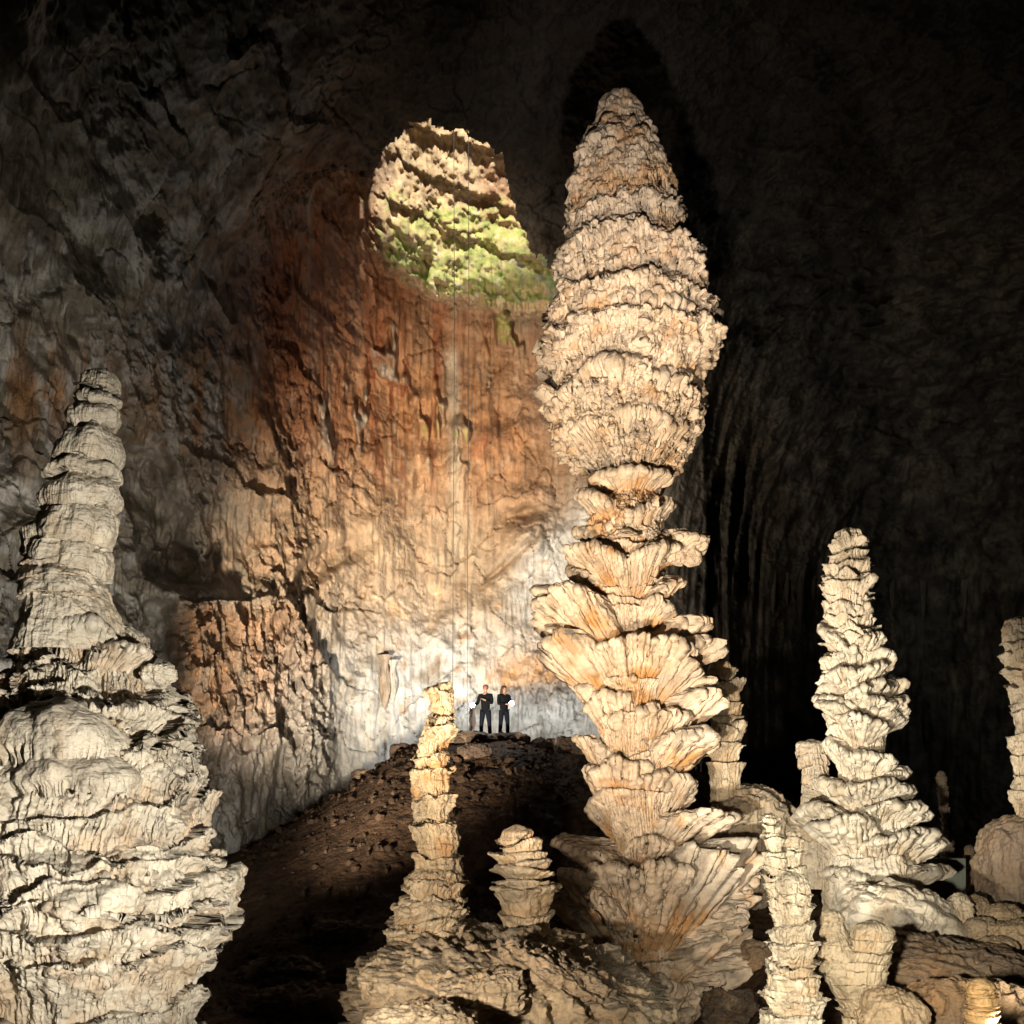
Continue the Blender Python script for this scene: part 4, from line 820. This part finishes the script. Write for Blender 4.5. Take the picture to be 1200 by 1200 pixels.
# ------------------------------------------------------------------ people with lamps
M_SKIN = plain('skin', (0.26, 0.14, 0.095), 0.55); M_SWEAT = plain('dark_wool', (0.006, 0.0075, 0.009), 0.9, 0, 60, spec=0.05); M_TROU = plain('dark_denim', (0.007, 0.009, 0.014), 0.85, 0, 60, spec=0.05)
M_HAIRR = plain('auburn_hair', (0.12, 0.035, 0.015), 0.6); M_HAIRD = plain('brown_hair', (0.035, 0.02, 0.012), 0.6); M_SHOE = plain('boot_leather', (0.03, 0.022, 0.018), 0.6)
M_LAMPB = plain('lamp_body', (0.03, 0.03, 0.03), 0.4); M_LENS = plain('lamp_lens', (1, 1, 1), 0.3, emit=420, ecol=(1, 0.97, 0.92))

def skin_mesh(name, nodes, edges, sub=2, root=0):
    me = bpy.data.meshes.new(name); me.from_pydata([n[0] for n in nodes], edges, [])
    o = bpy.data.objects.new(name, me); COL.objects.link(o)
    md = o.modifiers.new('skin', 'SKIN'); md.use_smooth_shade = True
    lay = me.skin_vertices[0].data if me.skin_vertices else None
    if lay is None:
        me.attributes
    for v, n in zip(me.skin_vertices[0].data, nodes):
        v.radius = n[1] if isinstance(n[1], tuple) else (n[1], n[1])
    me.skin_vertices[0].data[root].use_root = True
    ss = o.modifiers.new('sub', 'SUBSURF'); ss.levels = sub; ss.render_levels = sub
    dg = bpy.context.evaluated_depsgraph_get(); ev = o.evaluated_get(dg)
    m2 = bpy.data.meshes.new_from_object(ev)
    bpy.data.objects.remove(o)
    for p in m2.polygons: p.use_smooth = True
    m2.name = name
    return m2

def person(px, foot_py, Y, h, label, hands, head_turn, hair, longhair, lamp_side, lamp_label, turn=0.0):
    """local frame: x right in the picture, y towards the wall (the figure faces -y), z up"""
    k = h / 1.78
    x0, y0, z0 = P(px, foot_py, Y); z0 = float(ground_h(np.array(x0), np.array(y0))) + 0.02
    r = empty('person', (x0, y0, z0), label, 'person')
    def V(*a): return tuple(c * k for c in a)
    # joints
    pel = (0, 0, .96); ch = (0, -.01, 1.26); up = (0, 0, 1.42); nk = (0, -.01, 1.53)
    ht = head_turn
    hd0 = (0.01 * ht, -.025, 1.61); hd1 = (0.0, -.005, 1.68); hd2 = (0, 0.005, 1.74)
    nose = (0.105 * math.sin(ht), -.005 - .115 * math.cos(ht), 1.655); chin = (0.06 * math.sin(ht), -.01 - .075 * math.cos(ht), 1.585)
    nodes = [(pel, (.10, .08)), (ch, (.125, .09)), (up, (.125, .085)), (nk, .052), (hd0, (.066, .075)), (hd1, (.076, .090)), (hd2, (.045, .055)), (nose, .013), (chin, .03)]
    edges = [(0, 1), (1, 2), (2, 3), (3, 4), (4, 5), (5, 6), (5, 7), (4, 8)]
    def add(co, rad, par):
        nodes.append((co, rad)); edges.append((par, len(nodes) - 1)); return len(nodes) - 1
    tips = {}
    for s, hand in ((-1, hands[0]), (1, hands[1])):
        hip = add((s * .095, 0, .90), .075, 0); kn = add((s * .135, -.02, .50), .058, hip); an = add((s * .155, .01, .09), .042, kn); add((s * .165, -.13, .045), .036, an)
        sh = add((s * .185, 0, 1.42), .06, 2); el = add(hand[0], .043, sh); wr = add(hand[1], .030, el)
        e, wv = Vector(hand[0]), Vector(hand[1]); d = (wv - e).normalized(); sd = Vector((0, 0, 1)).cross(d).normalized() if abs(d.z) < .9 else Vector((0, -1, 0)); n = d.cross(sd)
        palm = add(tuple(wv + d * .07), (.036, .022), wr)
        for q, ln in enumerate((.062, .072, .068, .054)):
            off = sd * (.026 - .0175 * q)
            b = add(tuple(wv + d * .105 + off), .0095, palm); m = add(tuple(wv + d * (.105 + ln * .5) + off - n * .012), .009, b); add(tuple(wv + d * (.105 + ln * .7) + off - n * .035), .008, m)
        t = add(tuple(wv + d * .05 + sd * .045), .0105, palm); add(tuple(wv + d * .085 + sd * .055 - n * .02), .009, t)
        tips[s] = wv + d * .12 - n * .02
    sc = lambda ns: [(V(*c), tuple(q * k for q in rr) if isinstance(rr, tuple) else rr * k) for c, rr in ns]
    body = link('body', skin_mesh('body', sc(nodes), edges, 2), M_SKIN, r)
    # sweater
    sn = [((0, 0, .86), (.16, .13)), ((0, 0, .98), (.16, .13)), (ch, (.168, .125)), (up, (.15, .11)), ((0, -.008, 1.50), .068)]; se = [(0, 1), (1, 2), (2, 3), (3, 4)]
    for s, hand in ((-1, hands[0]), (1, hands[1])):
        b = len(sn); e, wv = Vector(hand[0]), Vector(hand[1])
        sn += [((s * .19, 0, 1.425), .076), (tuple(e), .060), (tuple(e + (wv - e) * .96), .046)]; se += [(3, b), (b, b + 1), (b + 1, b + 2)]
    link('sweater', skin_mesh('sweater', sc(sn), se, 2), M_SWEAT, r)
    tn = [((0, 0, 1.0), (.148, .12))]; te = []
    for s in (-1, 1):
        b = len(tn); tn += [((s * .095, 0, .88), .108), ((s * .135, -.02, .50), .078), ((s * .156, .005, .10), .064)]; te += [(0, b), (b, b + 1), (b + 1, b + 2)]
    link('trousers', skin_mesh('trousers', sc(tn), te, 2), M_TROU, r)
    for s in (-1, 1):
        link('boot', skin_mesh('boot', sc([((s * .156, .03, .06), .058), ((s * .162, -.06, .05), (.048, .045)), ((s * .17, -.17, .042), (.042, .034))]), [(0, 1), (1, 2)], 2, 0), M_SHOE, r)
    hn = [((0, .03, 1.70), (.102, .095)), ((0, .012, 1.76), (.085, .09)), ((0, .012, 1.795), (.05, .05)), ((-.05 * math.sin(ht), .055, 1.62), .075), ((-.088, .0, 1.67), .028), ((.088, .0, 1.67), .028)]; he = [(0, 1), (1, 2), (0, 3), (0, 4), (0, 5)]
    if longhair:
        hn += [((-.05, .06, 1.53), .075), ((-.06, .06, 1.43), .05)]; he += [(3, 6), (6, 7)]
        hn += [((-.085, .0, 1.57), .042), ((-.085, .01, 1.50), .03)]; he += [(4, 8), (8, 9)]
    link('hair', skin_mesh('hair', sc(hn), he, 2), hair, r)
    # lamp in the hand
    r.rotation_euler.z = turn
    tp = tips[lamp_side] * k; tp.rotate(Euler((0, 0, turn)))
    lp = Vector((x0, y0, z0)) + tp + Vector((0, -0.02, 0))
    L = empty('hand_lamp', lp, lamp_label, 'lamp', 'lit hand lamps')
    def turned(name, prof, mat, cap=True):
        n = 32; pr = np.array(prof); T, I = np.meshgrid(np.linspace(0, 2 * np.pi, n, endpoint=False), np.arange(len(pr)))
        p = st(pr[I, 0] * np.cos(T), pr[I, 1], pr[I, 0] * np.sin(T))
        o = link(name, make_mesh(name, p, grid_quads(len(pr), n, True)), mat, L)
    turned('barrel', [(.001, .10), (.02, .10), (.022, .0), (.03, -.02), (.072, -.05), (.080, -.075), (.074, -.078)], M_LAMPB)
    turned('lens', [(.074, -.076), (.05, -.088), (.001, -.094)], M_LENS)
Yp = 35.6
person(569, 866, Yp, 1.74, 'left person of the pair, dark sweater, short auburn hair, lamp held out sideways', [((-.28, .0, 1.16), (-.33, -.20, 1.12)), ((.24, -.05, 1.15), (.04, -.21, 1.25))], 0.15, M_HAIRR, False, -1, 'lit lamp held out at hip height by the person on the left', -0.25)
person(590.5, 866.5, Yp, 1.66, 'right person of the pair, dark clothes, long brown hair, head turned right', [((-.24, -.04, 1.14), (-.02, -.22, 1.12)), ((.25, -.06, 1.15), (.15, -.27, 1.15))], 0.9, M_HAIRD, True, 1, 'lit lamp held out at chest height by the person on the right', 0.5)
